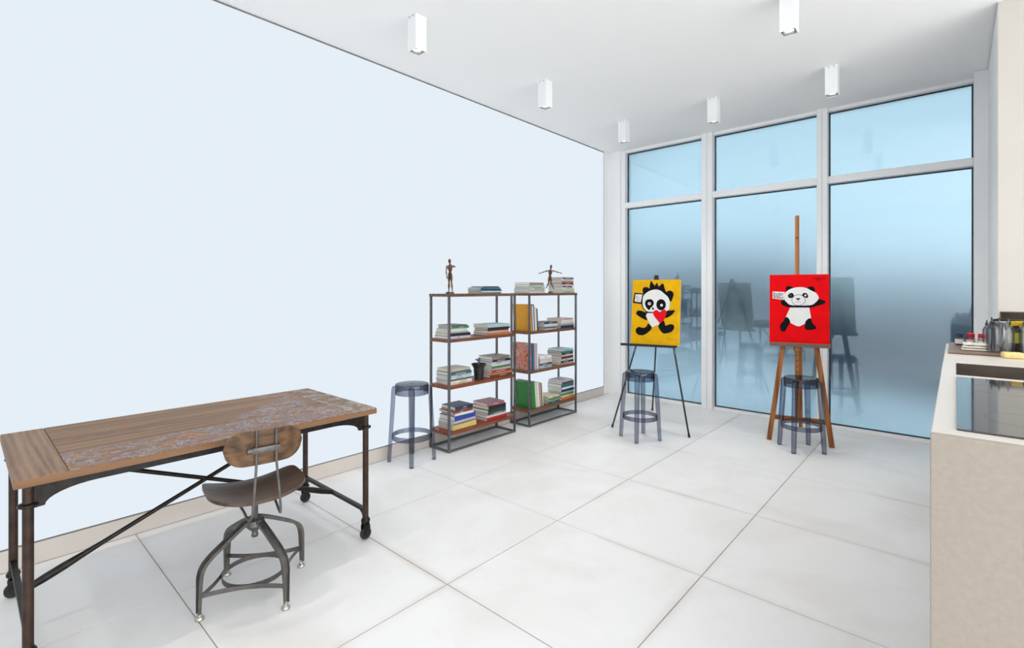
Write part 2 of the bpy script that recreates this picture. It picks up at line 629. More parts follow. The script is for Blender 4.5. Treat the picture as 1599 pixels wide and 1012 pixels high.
# right-hand end of the glazing, and the side wall towards the kitchen
struct(MB().box((0.118, 5.87, 0), (0.206, 6.3, ZC - 0.004)).build('trim_1', 'frame_white', smooth=False))
wr = struct(MB().box((0.206, 4.570, 0), (0.32, 6.3, ZC - 0.012)).build('wall_right', 'white_paint', smooth=False))
MB().box((0.2075, 4.572, ZC - 0.012), (0.30, 5.868, ZC)).build('shadow_gap', 'shadow_gap', wr, smooth=False)
struct(MB().box((0.207, 4.560, 0), (X1, 4.570, ZC)).build('wall_kitchen', 'beige_wall', smooth=False))
# behind the camera: a white wall; the right-hand side stays open to the daylight
struct(MB().box((XL, Y0 - 0.1, 0), (X1, Y0, ZC)).build('wall_rear', 'white_paint', smooth=False))

# outdoors, only seen as a blur through the frosted panes
struct(MB().box((-40, -40, -0.30), (40, 60, -0.12)).build('outdoor_ground', 'outside_paving', smooth=False))
hedge = MB()
rng = random.Random(5)
for k in range(46):
    x = -9.5 + k * 0.30
    hedge.ball((x * 2.6 - 2, 15 + rng.uniform(-0.4, 0.4), 0.9 + rng.uniform(-0.1, 0.1)), (1.0, 0.8, (1.45 if x * 2.6 < -0.6 else 0.75) + rng.uniform(-0.15, 0.25)), 8, 6)
for k in range(9):
    hedge.ball((-2.0 + k * 0.36, 9.6 + rng.uniform(-0.1, 0.1), 0.28), (0.32, 0.35, 0.46 + rng.uniform(-0.06, 0.08)), 8, 6)
tag(hedge.build('hedge', 'outside_hedge'), 'dark clipped hedge, a blurred shape outside the frosted windows', 'hedge')

# ------------------------------------------------------------------ ceiling lamps
def make_lamp():
    root = thing('ceiling_lamp', 'x', 'lamp')
    w, L = 0.046, 0.238
    t = 0.004
    hs = MB()
    hs.box((-w, -w, -L), (-w + t, w, 0)).box((w - t, -w, -L), (w, w, 0)).box((-w + t, -w, -L), (w - t, -w + t, 0)).box((-w + t, w - t, -L), (w - t, w, 0))
    hs.box((-w + t, -w + t, -0.006), (w - t, w - t, 0))
    hs.build('housing', 'lamp_white', root, smooth=False)
    MB().bbox((-w - 0.002, -w - 0.002, -0.018), (w + 0.002, w + 0.002, 0), 0.001, 1).build('ceiling_plate', 'lamp_white', root, smooth=False)
    for s in (-1, 1):
        MB().lathe([(0.004, 0), (0.004, 0.003)], 8).build('screw', 'lamp_inner', root, (s * 0.02, -w - 0.003, -0.009)).rotation_euler = (PI / 2, 0, 0)
    MB().lathe([(0.0, -0.205), (0.041, -0.205), (0.041, -0.232), (0.036, -0.232), (0.033, -0.210), (0.0, -0.209)], 20).build('reflector', 'lamp_inner', root)
    MB().lathe([(0.0, -0.224), (0.026, -0.222), (0.030, -0.2105), (0.0, -0.2105)], 20).build('bulb', 'lamp_bulb', root)
    ld = bpy.data.lights.new('lamp_light', 'SPOT')
    ld.energy = SPOT_POWER
    ld.color = (1.0, 0.97, 0.93)
    ld.spot_size = math.radians(110)
    ld.spot_blend = 1.0
    ld.shadow_soft_size = 0.04
    lo = bpy.data.objects.new('lamp_light', ld)
    col.objects.link(lo)
    lo.location = (0, 0, -0.245)
    lo.parent = root
    return root
lamp0 = make_lamp()
LAMPS = [((-2.795, 2.128), 'white square ceiling spotlight nearest the camera along the glowing wall'),
         ((-2.785, 3.560), 'white square ceiling spotlight over the nearer bookcase'),
         ((-2.778, 4.985), 'white square ceiling spotlight in the far left corner by the window'),
         ((-1.788, 4.993), 'white square ceiling spotlight in front of the first white window mullion'),
         ((-0.783, 4.960), 'white square ceiling spotlight in front of the wide right window'),
         ((-0.800, 3.570), 'white square ceiling spotlight cut by the top of the picture'),
         ((-2.79, 0.68), None), ((-2.79, -0.8), None)]  # last two: unseen spotlights added to give the room more light
for i, ((x, y), lab) in enumerate(LAMPS):
    o = lamp0 if i == 0 else copy_tree(lamp0)
    o.location = (x, y, ZC)
    tag(o, lab or 'white square ceiling spotlight added for extra light, outside the picture', 'lamp', 'square ceiling spotlights')
    if not lab:
        o['group'] = 'added ceiling spotlights outside the picture'

# ================================================================== WORK TABLE
TC = (-2.9175, 0.8685)
tb = thing('work_table', 'long paint-splattered wooden work table on black iron legs with casters', 'table', (TC[0], TC[1], 0))
hx, hy = 0.4275, 0.7415
zt, th = 0.760, 0.033
eb = 0.150
MB().bbox((-hx, -hy, zt - th), (hx, -hy + eb - 0.0012, zt), 0.003, 1).build('end_board', 'end_board_wood', tb, smooth=False)
MB().bbox((-hx, hy - eb + 0.0012, zt - th), (hx, hy, zt), 0.003, 1).build('end_board', 'end_board_paint', tb, smooth=False)
px = [-hx, -0.135, 0.155, hx]
for k in range(3):
    MB().bbox((px[k] + 0.0008, -hy + eb, zt - th), (px[k + 1] - 0.0008, hy - eb, zt - (0, 0.0006, 0)[k]), 0.0022, 1) \
        .build('plank', ('plank_clean', 'plank_clean', 'plank_paint')[k], tb)
MB().box((hx - 0.002, -hy + 0.003, zt - th + 0.002), (hx + 0.0012, hy - 0.003, zt - 0.0035)).build('front_edge', 'edge_wood', tb, smooth=False)
# iron frame
lx, ly = 0.374, 0.700
ap = MB()
for s in (-1, 1):
    ap.box((s * lx - 0.006, -ly, 0.690), (s * lx + 0.006, ly, zt - th))
    ap.box((-lx, s * ly - 0.006, 0.690), (lx, s * ly + 0.006, zt - th))
ap.build('apron_rail', 'iron_black', tb, smooth=False)
arch = [(0, 0.690), (0, 0.632), (0.045, 0.636)] + [(0.045 + 0.155 * (1 - math.cos(a)), 0.636 + 0.054 * math.sin(a)) for a in [PI / 2 * k / 8 for k in range(1, 9)]]
for sx in (-1, 1):
    for sy in (-1, 1):
        br = MB()
        br.prism(arch, -0.006, 0.006, lambda a, b, d, sx=sx, sy=sy: (sx * lx + d, sy * (ly - a), b))
        br.prism([(a * 0.6, b) for a, b in arch], -0.006, 0.006, lambda a, b, d, sx=sx, sy=sy: (sx * (lx - a), sy * ly + d, b))
        br.build('corner_bracket', 'iron_black', tb, smooth=False)
        lg = MB().lathe([(0.0165, 0.105), (0.0165, 0.727)], 18, (sx * lx, sy * ly, 0)).build('leg', 'iron_rust', tb)
        MB().lathe([(0.0165, 0.640), (0.029, 0.643), (0.031, 0.648), (0.029, 0.653), (0.0165, 0.656)], 20, (sx * lx, sy * ly, 0)).build('collar', 'iron_black', lg)
        MB().lathe([(0.0165, 0.098), (0.024, 0.100), (0.026, 0.108), (0.024, 0.116), (0.020, 0.120), (0.0165, 0.130)], 20, (sx * lx, sy * ly, 0)).build('collar', 'iron_black', lg)
        cs = MB()
        c0 = (sx * lx, sy * ly)
        for q in (-1, 1):
            poly = [(-0.014, 0.096), (0.014, 0.096), (0.020, 0.070), (0.016, 0.030), (0.0, 0.020), (-0.016, 0.030), (-0.020, 0.070)]
            cs.prism(poly, q * 0.015, q * 0.019, lambda a, b, d, c0=c0: (c0[0] + d, c0[1] + a, b))
        cs.box((c0[0] - 0.019, c0[1] - 0.014, 0.088), (c0[0] + 0.019, c0[1] + 0.014, 0.099))
        ca = cs.build('caster_fork', 'iron_black', tb, smooth=False)
        w = MB().lathe([(0.006, -0.012), (0.027, -0.012), (0.033, -0.007), (0.033, 0.007), (0.027, 0.012), (0.006, 0.012)], 24, close=True)
        w.lathe([(0.006, -0.021), (0.006, 0.021)], 10)
        wo = w.build('caster_wheel', 'rubber_black', tb, (c0[0], c0[1], 0.033))
        wo.rotation_euler = (0, PI / 2, 0)
for sy in (-1, 1):
    st = MB().box((-lx, sy * ly - 0.011, 0.158), (lx, sy * ly + 0.011, 0.176))
    for sx in (-1, 1):
        st.prism([(0.016, 0.158), (0.055, 0.158), (0.030, 0.140), (0.016, 0.112)], -0.007, 0.007, lambda a, b, d, sx=sx, sy=sy: (sx * (lx - a), sy * ly + d, b))
    st.build('end_stretcher', 'iron_black', tb, smooth=False)
for sy in (-1, 1):
    p0 = Vector((sy * 0.006, sy * (ly - 0.010), 0.172))
    p1 = Vector((sy * 0.006, -sy * 0.60, 0.700))
    pts = [p0.lerp(p1, k / 20) for k in range(21)]
    rr = [0.017 if k in (1, 2) else (0.013 if k in (0, 3, 19, 20) else 0.0105) for k in range(21)]
    MB().tube(pts, rr, 12).build('cross_brace', 'iron_black', tb)

# ================================================================== SWIVEL CHAIR
CH = (-2.497, 0.943)
ch = thing('swivel_chair', 'industrial swivel desk chair with curved wooden seat, oval backrest and grey steel base', 'chair', (CH[0], CH[1], 0))
base_a = math.radians(9.4)
legdirs = [base_a - PI / 2 + k * PI / 2 for k in range(4)]
for a in legdirs:
    d = Vector((math.cos(a), math.sin(a), 0))
    side = Vector((-math.sin(a), math.cos(a), 0))
    prof = [(0.020, 0.345), (0.070, 0.322), (0.140, 0.283), (0.195, 0.250), (0.226, 0.222), (0.240, 0.185), (0.244, 0.120), (0.247, 0.028)]
    path = smooth_path([d * r + Vector((0, 0, z)) for r, z in prof], 5)
    n = len(path)
    nn = []
    for i in range(n):
        t = (path[min(i + 1, n - 1)] - path[max(i - 1, 0)]).normalized()
        nn.append(side.cross(t))
    ww = [0.030 if k < n * 0.72 else 0.030 - 0.012 * (k / n - 0.72) / 0.28 for k in range(n)]
    m = MB().strip(path, ww, 0.005, nn)
    # rolled flanges give the pressed leg its depth
    for q in (-1, 1):
        m.strip([p + side * q * (ww[i] / 2) - nn[i] * 0.006 for i, p in enumerate(path)], [w * 0.5 for w in ww], 0.003, side)
    lo = m.build('leg', 'gun_metal', ch)
    MB().lathe([(0.0, 0.0), (0.018, 0.0), (0.019, 0.006), (0.015, 0.014), (0.010, 0.017), (0.007, 0.034), (0.0, 0.036)], 18, tuple(d * 0.247)).build('glide_foot', 'foot_nickel', lo)
    for r, z in ((0.055, 0.332), (0.090, 0.316)):
        MB().ball(tuple(d * r + Vector((0, 0, z + 0.001))), 0.004, 8, 5).build('rivet', 'gun_metal', lo)
MB().lathe([(0.135, -0.011), (0.138, -0.011), (0.138, 0.011), (0.135, 0.011)], 48, (0, 0, 0.100), True).build('foot_ring', 'gun_metal', ch)
for k in range(4):
    a0, a1 = legdirs[k], legdirs[k] + PI / 2
    am = (a0 + a1) / 2
    pA = Vector((math.cos(a0), math.sin(a0), 0)) * 0.242
    pB = Vector((math.cos(a1), math.sin(a1), 0)) * 0.242
    pm = Vector((math.cos(am), math.sin(am), 0)) * 0.140
    path = []
    for i in range(17):
        t = i / 16
        ctrl = pm * 2 - (pA + pB) / 2
        p = pA * (1 - t) ** 2 + ctrl * 2 * t * (1 - t) + pB * t * t
        path.append(p + Vector((0, 0, 0.100)))
    nn = []
    for i in range(17):
        t = (path[min(i + 1, 16)] - path[max(i - 1, 0)]).normalized()
        nn.append(t.cross(Vector((0, 0, 1))))
    MB().strip(path, 0.020, 0.003, nn).build('foot_brace', 'gun_metal', ch)
MB().lathe([(0.0, 0.300), (0.026, 0.300), (0.045, 0.322), (0.040, 0.346), (0.022, 0.352), (0.0, 0.352)], 24).build('hub', 'gun_metal', ch)
pm_ = MB().lathe([(0.0, 0.262), (0.014, 0.262), (0.016, 0.272), (0.013, 0.276), (0.013, 0.455), (0.0, 0.455)], 16)
for k in range(20):
    pm_.lathe([(0.013, 0.285 + k * 0.007), (0.0148, 0.2885 + k * 0.007), (0.013, 0.292 + k * 0.007)], 16)
pm_.build('screw_post', 'gun_metal', ch)
SR = math.radians(-8.5)     # the seat is swung a little on the post
MB().bbox((-0.055, -0.085, 0.452), (0.085, 0.085, 0.466), 0.004, 1).build('seat_plate', 'gun_metal', ch, rz=SR)
# seat: local x backwards, y sideways
def seat_mesh():
    m = MB()
    nu, nv = 26, 30
    def P(u, v, off):
        # superellipse square -> rounded outline, straighter at the back
        ang_n = max(abs(u), abs(v), 1e-6)
        k = (abs(u) ** 4 + abs(v) ** 4) ** 0.25
        sc = ang_n / k if k > 1e-6 else 1
        x = u * sc * 0.175
        y = v * sc * 0.208
        z = 0.478 + 0.046 * abs(y / 0.208) ** 2.2 + 0.004 * (x / 0.175) ** 2
        fr = max(0, -x - 0.06) / 0.115
        z -= 0.010 * fr * fr
        bk = max(0, x - 0.05) / 0.125
        z += 0.004 * bk * bk
        return (x, y, z + off)
    for off in (0.008, -0.008):
        vs = [P(-1 + 2 * i / nu, -1 + 2 * j / nv, off) for i in range(nu + 1) for j in range(nv + 1)]
        fs = [(i * (nv + 1) + j, (i + 1) * (nv + 1) + j, (i + 1) * (nv + 1) + j + 1, i * (nv + 1) + j + 1) for i in range(nu) for j in range(nv)]
        m.add(vs, fs)
    o = (nu + 1) * (nv + 1)
    rim = [(0, j) for j in range(nv)] + [(i, nv) for i in range(nu)] + [(nu, j) for j in range(nv, 0, -1)] + [(i, 0) for i in range(nu, 0, -1)]
    idx = [i * (nv + 1) + j for i, j in rim]
    for k in range(len(idx)):
        a, b = idx[k], idx[(k + 1) % len(idx)]
        m.f.append((a, b, b + o, a + o))
    return m
seat_mesh().build('seat', 'chair_seat_wood', ch, rz=SR)
# backrest: stadium plate gently curved round the sitter
def backrest_mesh():
    m = MB()
    W, Hh = 0.163, 0.078
    nu, nv = 36, 10
    def P(i, j, off):
        y = -W + 2 * W * i / nu
        r = Hh
        lim = Hh if abs(y) < W - r else math.sqrt(max(1e-6, r * r - (abs(y) - (W - r)) ** 2))
        z = (-1 + 2 * j / nv) * lim
        x = 0.205 - 0.030 * (y / W) ** 2 + off + z * 0.08
        return (x, y, 0.742 + z)
    for off in (0.006, -0.006):
        vs = [P(i, j, off) for i in range(nu + 1) for j in range(nv + 1)]
        m.add(vs, [(i * (nv + 1) + j, (i + 1) * (nv + 1) + j, (i + 1) * (nv + 1) + j + 1, i * (nv + 1) + j + 1) for i in range(nu) for j in range(nv)])
    o = (nu + 1) * (nv + 1)
    rim = [(0, j) for j in range(nv)] + [(i, nv) for i in range(nu)] + [(nu, j) for j in range(nv, 0, -1)] + [(i, 0) for i in range(nu, 0, -1)]
    idx = [i * (nv + 1) + j for i, j in rim]
    for k in range(len(idx)):
        a, b = idx[k], idx[(k + 1) % len(idx)]
        m.f.append((a, b, b + o, a + o))
    return m
backrest_mesh().build('backrest', 'chair_wood', ch, rz=SR)
for s in (-1, 1):
    pts = smooth_path([(0.02, s * 0.075, 0.446), (0.10, s * 0.070, 0.438), (0.165, s * 0.066, 0.424), (0.205, s * 0.062, 0.432), (0.226, s * 0.056, 0.474), (0.226, s * 0.050, 0.560),
                       (0.220, s * 0.042, 0.660), (0.218, s * 0.040, 0.742), (0.222, s * 0.040, 0.824)], 6)
    MB().tube(pts, 0.0055, 10).build('back_rod', 'gun_metal', ch, rz=SR)
cl = MB().bbox((0.208, -0.058, 0.722), (0.232, 0.058, 0.748), 0.004, 2).tube([(0.220, -0.078, 0.735), (0.220, -0.058, 0.735)], 0.012, 12)
cl.build('clamp_bar', 'gun_metal', ch, rz=SR)

# ================================================================== GHOST STOOLS
def make_stool():
    root = thing('bar_stool', 'x', 'stool')
    R = 0.140
    seat = MB().lathe([(0.0, 0.6455), (0.010, 0.6455), (0.012, 0.648), (R - 0.012, 0.651), (R - 0.003, 0.649), (R, 0.643), (R - 0.001, 0.566),
                       (R - 0.006, 0.566), (R - 0.007, 0.640), (R - 0.014, 0.644), (0.010, 0.641), (0.0, 0.641)], 48)
    seat.build('seat', 'smoke_plastic', root)
    for k in range(4):
        a = k * PI / 2
        d = Vector((math.cos(a), math.sin(a), 0))
        s = Vector((-math.sin(a), math.cos(a), 0))
        lg = MB()
        path = [(0.136, 0.632, 0.021, 0.012), (0.146, 0.628, 0.024, 0.016), (0.150, 0.610, 0.024, 0.018), (0.156, 0.50, 0.022, 0.018), (0.172, 0.24, 0.020, 0.017), (0.186, 0.010, 0.0175, 0.015), (0.186, 0.0, 0.015, 0.013)]
        rings = []
        for r, z, w, t in path:
            c = d * r + Vector((0, 0, z))
            rings.append([c + s * w * 0.7 + d * t, c + s * w + d * t * 0.4, c + s * w - d * t, c - s * w - d * t, c - s * w + d * t * 0.4, c - s * w * 0.7 + d * t])
        vs = [p for r_ in rings for p in r_]
        fs = [(i * 6 + k2, i * 6 + (k2 + 1) % 6, (i + 1) * 6 + (k2 + 1) % 6, (i + 1) * 6 + k2) for i in range(len(path) - 1) for k2 in range(6)]
        fs += [tuple(range(6)), tuple(reversed([(len(path) - 1) * 6 + q for q in range(6)]))]
        lg.add(vs, fs).build('leg', 'smoke_plastic', root)
    MB().lathe([(0.160, 0.195), (0.165, 0.193), (0.168, 0.197), (0.165, 0.232), (0.161, 0.234), (0.158, 0.230)], 48, close=True).build('footrest_ring', 'smoke_plastic', root)
    return root
st0 = make_stool()
for i, (x, y, a, lab) in enumerate([(-3.420, 2.550, -38, 'smoky transparent bar stool against the glowing wall beside the table'),
                                    (-2.283, 4.412, -73, 'smoky transparent bar stool in front of the yellow panda painting'),
                                    (-1.040, 5.080, -97, 'smoky transparent bar stool in front of the red panda painting')]):
    o = st0 if i == 0 else copy_tree(st0)
    o.location = (x, y, 0)
    o.rotation_euler = (0, 0, math.radians(a))
    tag(o, lab, 'stool', 'transparent bar stools')

# ================================================================== BOOKCASES
SX0, SX1 = -3.588, -3.318      # back and front of the shelves
SHELF_Z = [1.405, 1.000, 0.585, 0.178]
def bookcase(y0, y1, label, mats):
    yc = (y0 + y1) / 2
    xc = (SX0 + SX1) / 2
    root = thing('bookcase', label, 'bookcase', (xc, yc, 0), group='metal-framed bookcases')
    w, d = (y1 - y0) / 2, (SX1 - SX0) / 2
    r = 0.0095
    for sx in (-1, 1):
        for sy in (-1, 1):
            MB().bbox((sx * (d - r) - r, sy * (w - r) - r, 0), (sx * (d - r) + r, sy * (w - r) + r, SHELF_Z[0] - 0.026), 0.001, 1).build('post', 'steel_grey', root, smooth=False)
    for sx in (-1, 1):
        MB().box((sx * (d - r) - r, -w + 2 * r, 0.006), (sx * (d - r) + r, w - 2 * r, 0.020)).build('base_rail', 'steel_grey', root, smooth=False)
    for sy in (-1, 1):
        MB().box((-d + 2 * r, sy * (w - r) - r, 0.006), (d - 2 * r, sy * (w - r) + r, 0.020)).build('base_rail', 'steel_grey', root, smooth=False)
    for k, z in enumerate(SHELF_Z):
        if k == 0:
            b = MB().bbox((-d - 0.002, -w - 0.004, z - 0.026), (d + 0.004, w + 0.004, z), 0.0015, 1)
        else:
            b = MB().bbox((-d + 0.001, -w + 2 * r, z - 0.028), (d - 2 * r, w - 2 * r, z), 0.0015, 1)
            b.box((-d + 2 * r, -w + 0.001, z - 0.028), (d - 2 * r, w - 0.001, z - 0.0005)).box((d - 2 * r - 0.001, -w + 2 * r, z - 0.027), (d - 0.001, w - 2 * r, z - 0.0005))
        b.build('shelf', mats[k], root, smooth=False)
    return root
bookcase(2.872, 3.762, 'nearer grey steel bookcase with wooden shelves beside the transparent stool', ['shelf_top_wood', 'shelf_wood', 'shelf_red_wood', 'shelf_red_wood'])
bookcase(3.975, 4.845, 'farther grey steel bookcase with wooden shelves beside the window corner', ['shelf_top_wood', 'shelf_wood', 'shelf_wood', 'shelf_wood'])

# ------------------------------------------------------------------ books
plain('pages_white', (226, 222, 216), 0.8, var=0.10, nscale=3, stretch=(1, 1, 220))
plain('pages_grey', (196, 192, 190), 0.8, var=0.14, nscale=3, stretch=(1, 1, 220))
plain('pages_cream', (224, 212, 192), 0.8, var=0.10, nscale=3, stretch=(1, 1, 220))
C = {'white': (232, 232, 232), 'light grey': (200, 202, 204), 'grey': (150, 152, 156), 'dark grey': (84, 84, 90), 'black': (24, 26, 30), 'navy': (28, 44, 92),
     'blue': (42, 66, 150), 'pale blue': (168, 196, 216), 'teal': (40, 112, 122), 'pale teal': (152, 190, 192), 'green': (48, 132, 62), 'olive': (92, 94, 56),
     'dark green': (28, 56, 46), 'pale green': (176, 200, 172), 'cream': (226, 212, 170), 'yellow': (222, 196, 96), 'beige': (188, 170, 148), 'taupe': (134, 120, 108),
     'brown': (112, 66, 40), 'rust red': (150, 62, 38), 'red': (176, 36, 30), 'dark red': (104, 28, 34), 'orange': (204, 108, 62), 'pink': (204, 160, 164),
     'rose': (164, 92, 104), 'lilac': (196, 186, 212), 'purple brown': (96, 58, 62), 'mustard yellow': (212, 148, 22), 'bright green': (40, 122, 48)}
def _mute(c, k=0.8):
    g = 0.3 * c[0] + 0.59 * c[1] + 0.11 * c[2]
    return tuple(int(g + (x - g) * k) for x in c)
C = {n: (c if n in ('mustard yellow', 'bright green', 'red', 'blue') else _mute(c)) for n, c in C.items()}
ORD = ['topmost', 'second from top', 'third from top', 'fourth from top', 'fifth from top', 'sixth from top', 'seventh from top', 'eighth from top', 'ninth from top', 'tenth from top']
rng = random.Random(11)
PAGES = ['pages_white', 'pages_grey', 'pages_cream', 'pages_white']

def book(label, colr, depth, length, thick, group, pages=None, band=None):
    """lying book, spine at local +x; origin at the base centre"""
    t = min(0.0022, thick * 0.16)
    c = MB()
    hd, hl = depth / 2, length / 2
    c.box((-hd, -hl, 0), (hd - t, hl, t)).box((-hd, -hl, thick - t), (hd - t, hl, thick)).box((hd - t, -hl, 0), (hd, hl, thick))
    o = c.build('book', color_mat(colr), smooth=False)
    tag(o, label, 'book', group)
    MB().box((-hd + 0.004, -hl + 0.003, t), (hd - t, hl - 0.003, thick - t)).build('page_block', pages or rng.choice(PAGES), o, smooth=False)
    if band:
        MB().box((hd, -hl * band[1], thick * 0.36), (hd + 0.0006, hl * band[2], thick * 0.64)).build('spine_title', color_mat(band[0]), o, smooth=False)
    return o

def stack(place, xf, ya, yb, z0, total, items, depth=0.2, cat_group='books lying in stacks'):
    """items top to bottom: (colour, weight, length factor, extra) ; bottom book spans ya..yb"""
    n = len(items)
    wsum = sum(i[1] for i in items)
    z = z0
    for k in range(n - 1, -1, -1):
        cn, w, lf = items[k][:3]
        t = total * w / wsum
        ln = (yb - ya) * lf
        dp = min(depth * (0.86 + 0.14 * lf) * rng.uniform(0.93, 1.0), 0.235)
        yy = ya + ln / 2 + (yb - ya - ln) * rng.uniform(0.1, 0.6)
        light = sum(C[cn]) / 3 > 120
        band = None
        if t > 0.013 and rng.random() < 0.45:
            band = (((96, 96, 104) if light else (178, 172, 166)), rng.uniform(0.1, 0.6), rng.uniform(0.0, 0.6))
        lab = '%s book, %s of the %s' % (cn, ORD[k] if n > 1 else 'alone', place)
        b = book(lab, C[cn], dp, ln, t, cat_group, band=band)
        xo = xf - rng.uniform(0.0, 0.010) - dp / 2
        b.location = (xo, yy, z)
        b.rotation_euler = (0, 0, math.radians(rng.uniform(-3.0, 3.0)))
        z += t + 0.0002
ZA = SHELF_Z
NB, FB = "nearer bookcase's", "farther bookcase's"
XF = SX1 - 0.012
stack('stack on the %s top' % NB, XF - 0.03, 3.315, 3.600, ZA[0] + 0.0005, 0.070, [('dark grey', .8, .72), ('teal', 1.3, .9), ('navy', 1.1, 1), ('pale blue', 1.1, .96), ('taupe', .8, .95)], 0.205)
stack("left stack on the %s upper shelf" % NB, XF - 0.015, 2.905, 3.165, ZA[1] + 0.0005, 0.122, [('dark grey', .6, .74), ('green', 1.2, .78), ('light grey', 1.5, .8), ('grey', .8, .86), ('black', 1.5, .94), ('lilac', 1.3, 1)], 0.215)
stack("right stack on the %s upper shelf" % NB, XF - 0.010, 3.385, 3.700, ZA[1] + 0.0005, 0.104, [('pale teal', 1.2, .97), ('black', .6, .95), ('dark red', .7, .9), ('beige', .7, .93), ('orange', .9, 1)], 0.215)
stack("left stack on the %s middle shelf" % NB, XF - 0.020, 2.925, 3.190, ZA[2] + 0.0005, 0.140, [('beige', 1.2, .88), ('dark grey', .5, .9), ('teal', 1.2, .95), ('pale blue', 1.0, .96), ('light grey', .8, .94), ('olive', .9, .98), ('white', .9, .95), ('cream', .9, 1)], 0.215)
stack("right stack on the %s middle shelf" % NB, XF - 0.012, 3.435, 3.725, ZA[2] + 0.0005, 0.200, [('taupe', 1.4, .84), ('black', 1.0, .84), ('lilac', 1.0, .9), ('light grey', .8, .93), ('green', 1.0, .94), ('pink', .8, .96), ('rust red', 1.1, .98), ('orange', .9, 1), ('brown', 1.2, 1)], 0.215)
stack("left stack on the %s lowest shelf" % NB, XF - 0.010, 2.945, 3.235, ZA[3] + 0.0005, 0.205, [('navy', 1.2, .74), ('brown', .6, .76), ('rust red', .8, .8), ('white', 1.0, .78), ('blue', 1.9, .92), ('lilac', 1.0, .96), ('taupe', .6, .98), ('yellow', 2.0, 1)], 0.215)
stack("right stack on the %s lowest shelf" % NB, XF - 0.010, 3.365, 3.655, ZA[3] + 0.0005, 0.165, [('rose', 1.1, .80), ('black', 1.4, .86), ('dark green', 1.2, .90), ('dark grey', .8, .9), ('light grey', .8, .92), ('red', 1.3, 1)], 0.230)
stack('left stack on the %s top' % FB, XF - 0.012, 4.000, 4.285, ZA[0] + 0.0005, 0.112, [('taupe', 1.3, .88), ('beige', 1.0, .9), ('pale teal', .9, .92), ('pale green', 1.0, .97), ('pink', .8, .94), ('light grey', 1.0, 1)], 0.215)
stack('right stack on the %s top' % FB, XF - 0.010, 4.590, 4.832, ZA[0] + 0.0005, 0.178, [('teal', .9, .88), ('white', .7, .9), ('orange', .9, .92), ('dark red', .9, .94), ('lilac', .7, .95), ('black', .6, .8), ('cream', .8, .97), ('pale green', 1.0, 1), ('beige', .9, 1)], 0.215)
stack('left stack on the %s upper shelf' % FB, XF - 0.010, 4.262, 4.500, ZA[1] + 0.0005, 0.084, [('navy', 1.0, 1), ('light grey', .9, .98), ('pale green', .8, .96), ('dark grey', .8, .94), ('lilac', .8, 1)], 0.20)
stack('right stack on the %s upper shelf' % FB, XF - 0.010, 4.570, 4.822, ZA[1] + 0.0005, 0.112, [('pink', .8, .92), ('cream', .8, .96), ('light grey', 1.0, .95), ('grey', 1.0, .97), ('navy', 1.4, 1)], 0.22)
stack('left stack on the %s middle shelf' % FB, XF - 0.010, 4.182, 4.405, ZA[2] + 0.0005, 0.130, [('white', .9, .92), ('lilac', 1.0, .96), ('cream', .9, 1), ('dark grey', .9, .97), ('pale blue', 1.2, 1)], 0.20)
stack('right stack on the %s middle shelf' % FB, XF - 0.008, 4.560, 4.826, ZA[2] + 0.0005, 0.172, [('pale teal', .9, .78), ('teal', .9, .84), ('black', .8, .86), ('cream', .7, .88), ('dark red', 1.2, .9), ('light grey', .8, .96), ('dark green', 1.0, 1), ('pink', .8, .96)], 0.225)
stack('low stack on the %s lowest shelf' % FB, XF - 0.012, 4.335, 4.545, ZA[3] + 0.0005, 0.078, [('cream', .8, .96), ('green', .8, .97), ('pale green', .7, 1), ('teal', 1.0, 1)], 0.20)
stack('tall stack on the %s lowest shelf' % FB, XF - 0.008, 4.575, 4.826, ZA[3] + 0.0005, 0.222, [('lilac', .7, .86), ('purple brown', .9, .94), ('teal', 1.4, .95), ('white', .7, .96), ('navy', 1.2, .97), ('pale blue', .6, .96), ('green', .8, .98), ('yellow', .9, 1), ('orange', 1.1, 1)], 0.21)

def cover_art():
    m, t, b = base_mat('cover_art')
    v = t.coord()
    nz = t.noise(v, 9, 4, 0.7, 2.0)
    t.link(t.ramp(nz.outputs['Fac'], [(0.30, srgb(60, 44, 56)), (0.40, srgb(190, 90, 60)), (0.47, srgb(222, 150, 110)), (0.53, srgb(128, 84, 120)), (0.58, srgb(214, 196, 180)), (0.66, srgb(196, 84, 50))]), b.inputs['Base Color'])
cover_art()

def row(place, y, z0, items, lean_deg, group):
    """upright books, spines to the front, leaning towards -y; items: (colour, thickness, height, depth, special)"""
    a = math.radians(lean_deg)
    for k, it in enumerate(items):
        cn, t, h, dp = it[:4]
        rgb = C.get(cn, (190, 120, 90))
        tt = min(0.0022, t * 0.16)
        c = MB()
        hd = dp / 2
        c.box((-hd, 0, 0), (hd - tt, tt, h)).box((-hd, t - tt, 0), (hd - tt, t, h)).box((hd - tt, 0, 0), (hd, t, h))
        names = ['first', 'second', 'third', 'fourth', 'fifth', 'sixth', 'seventh', 'eighth', 'ninth']
        lab = it[4] if len(it) > 4 else '%s book standing %s from the left on the %s' % (cn, names[k], place)
        o = c.build('book', M('cover_art') if cn == 'art' else color_mat(rgb), smooth=False)
        tag(o, lab, 'book', group)
        MB().box((-hd + 0.004, tt, 0.003), (hd - tt, t - tt, h - 0.003)).build('page_block', rng.choice(PAGES), o, smooth=False)
        ang = a
        o.location = (XF - 0.006 - hd - rng.uniform(0, 0.006), y, z0)
        o.rotation_euler = (ang, 0, 0)
        y += t / math.cos(ang) + 0.0006
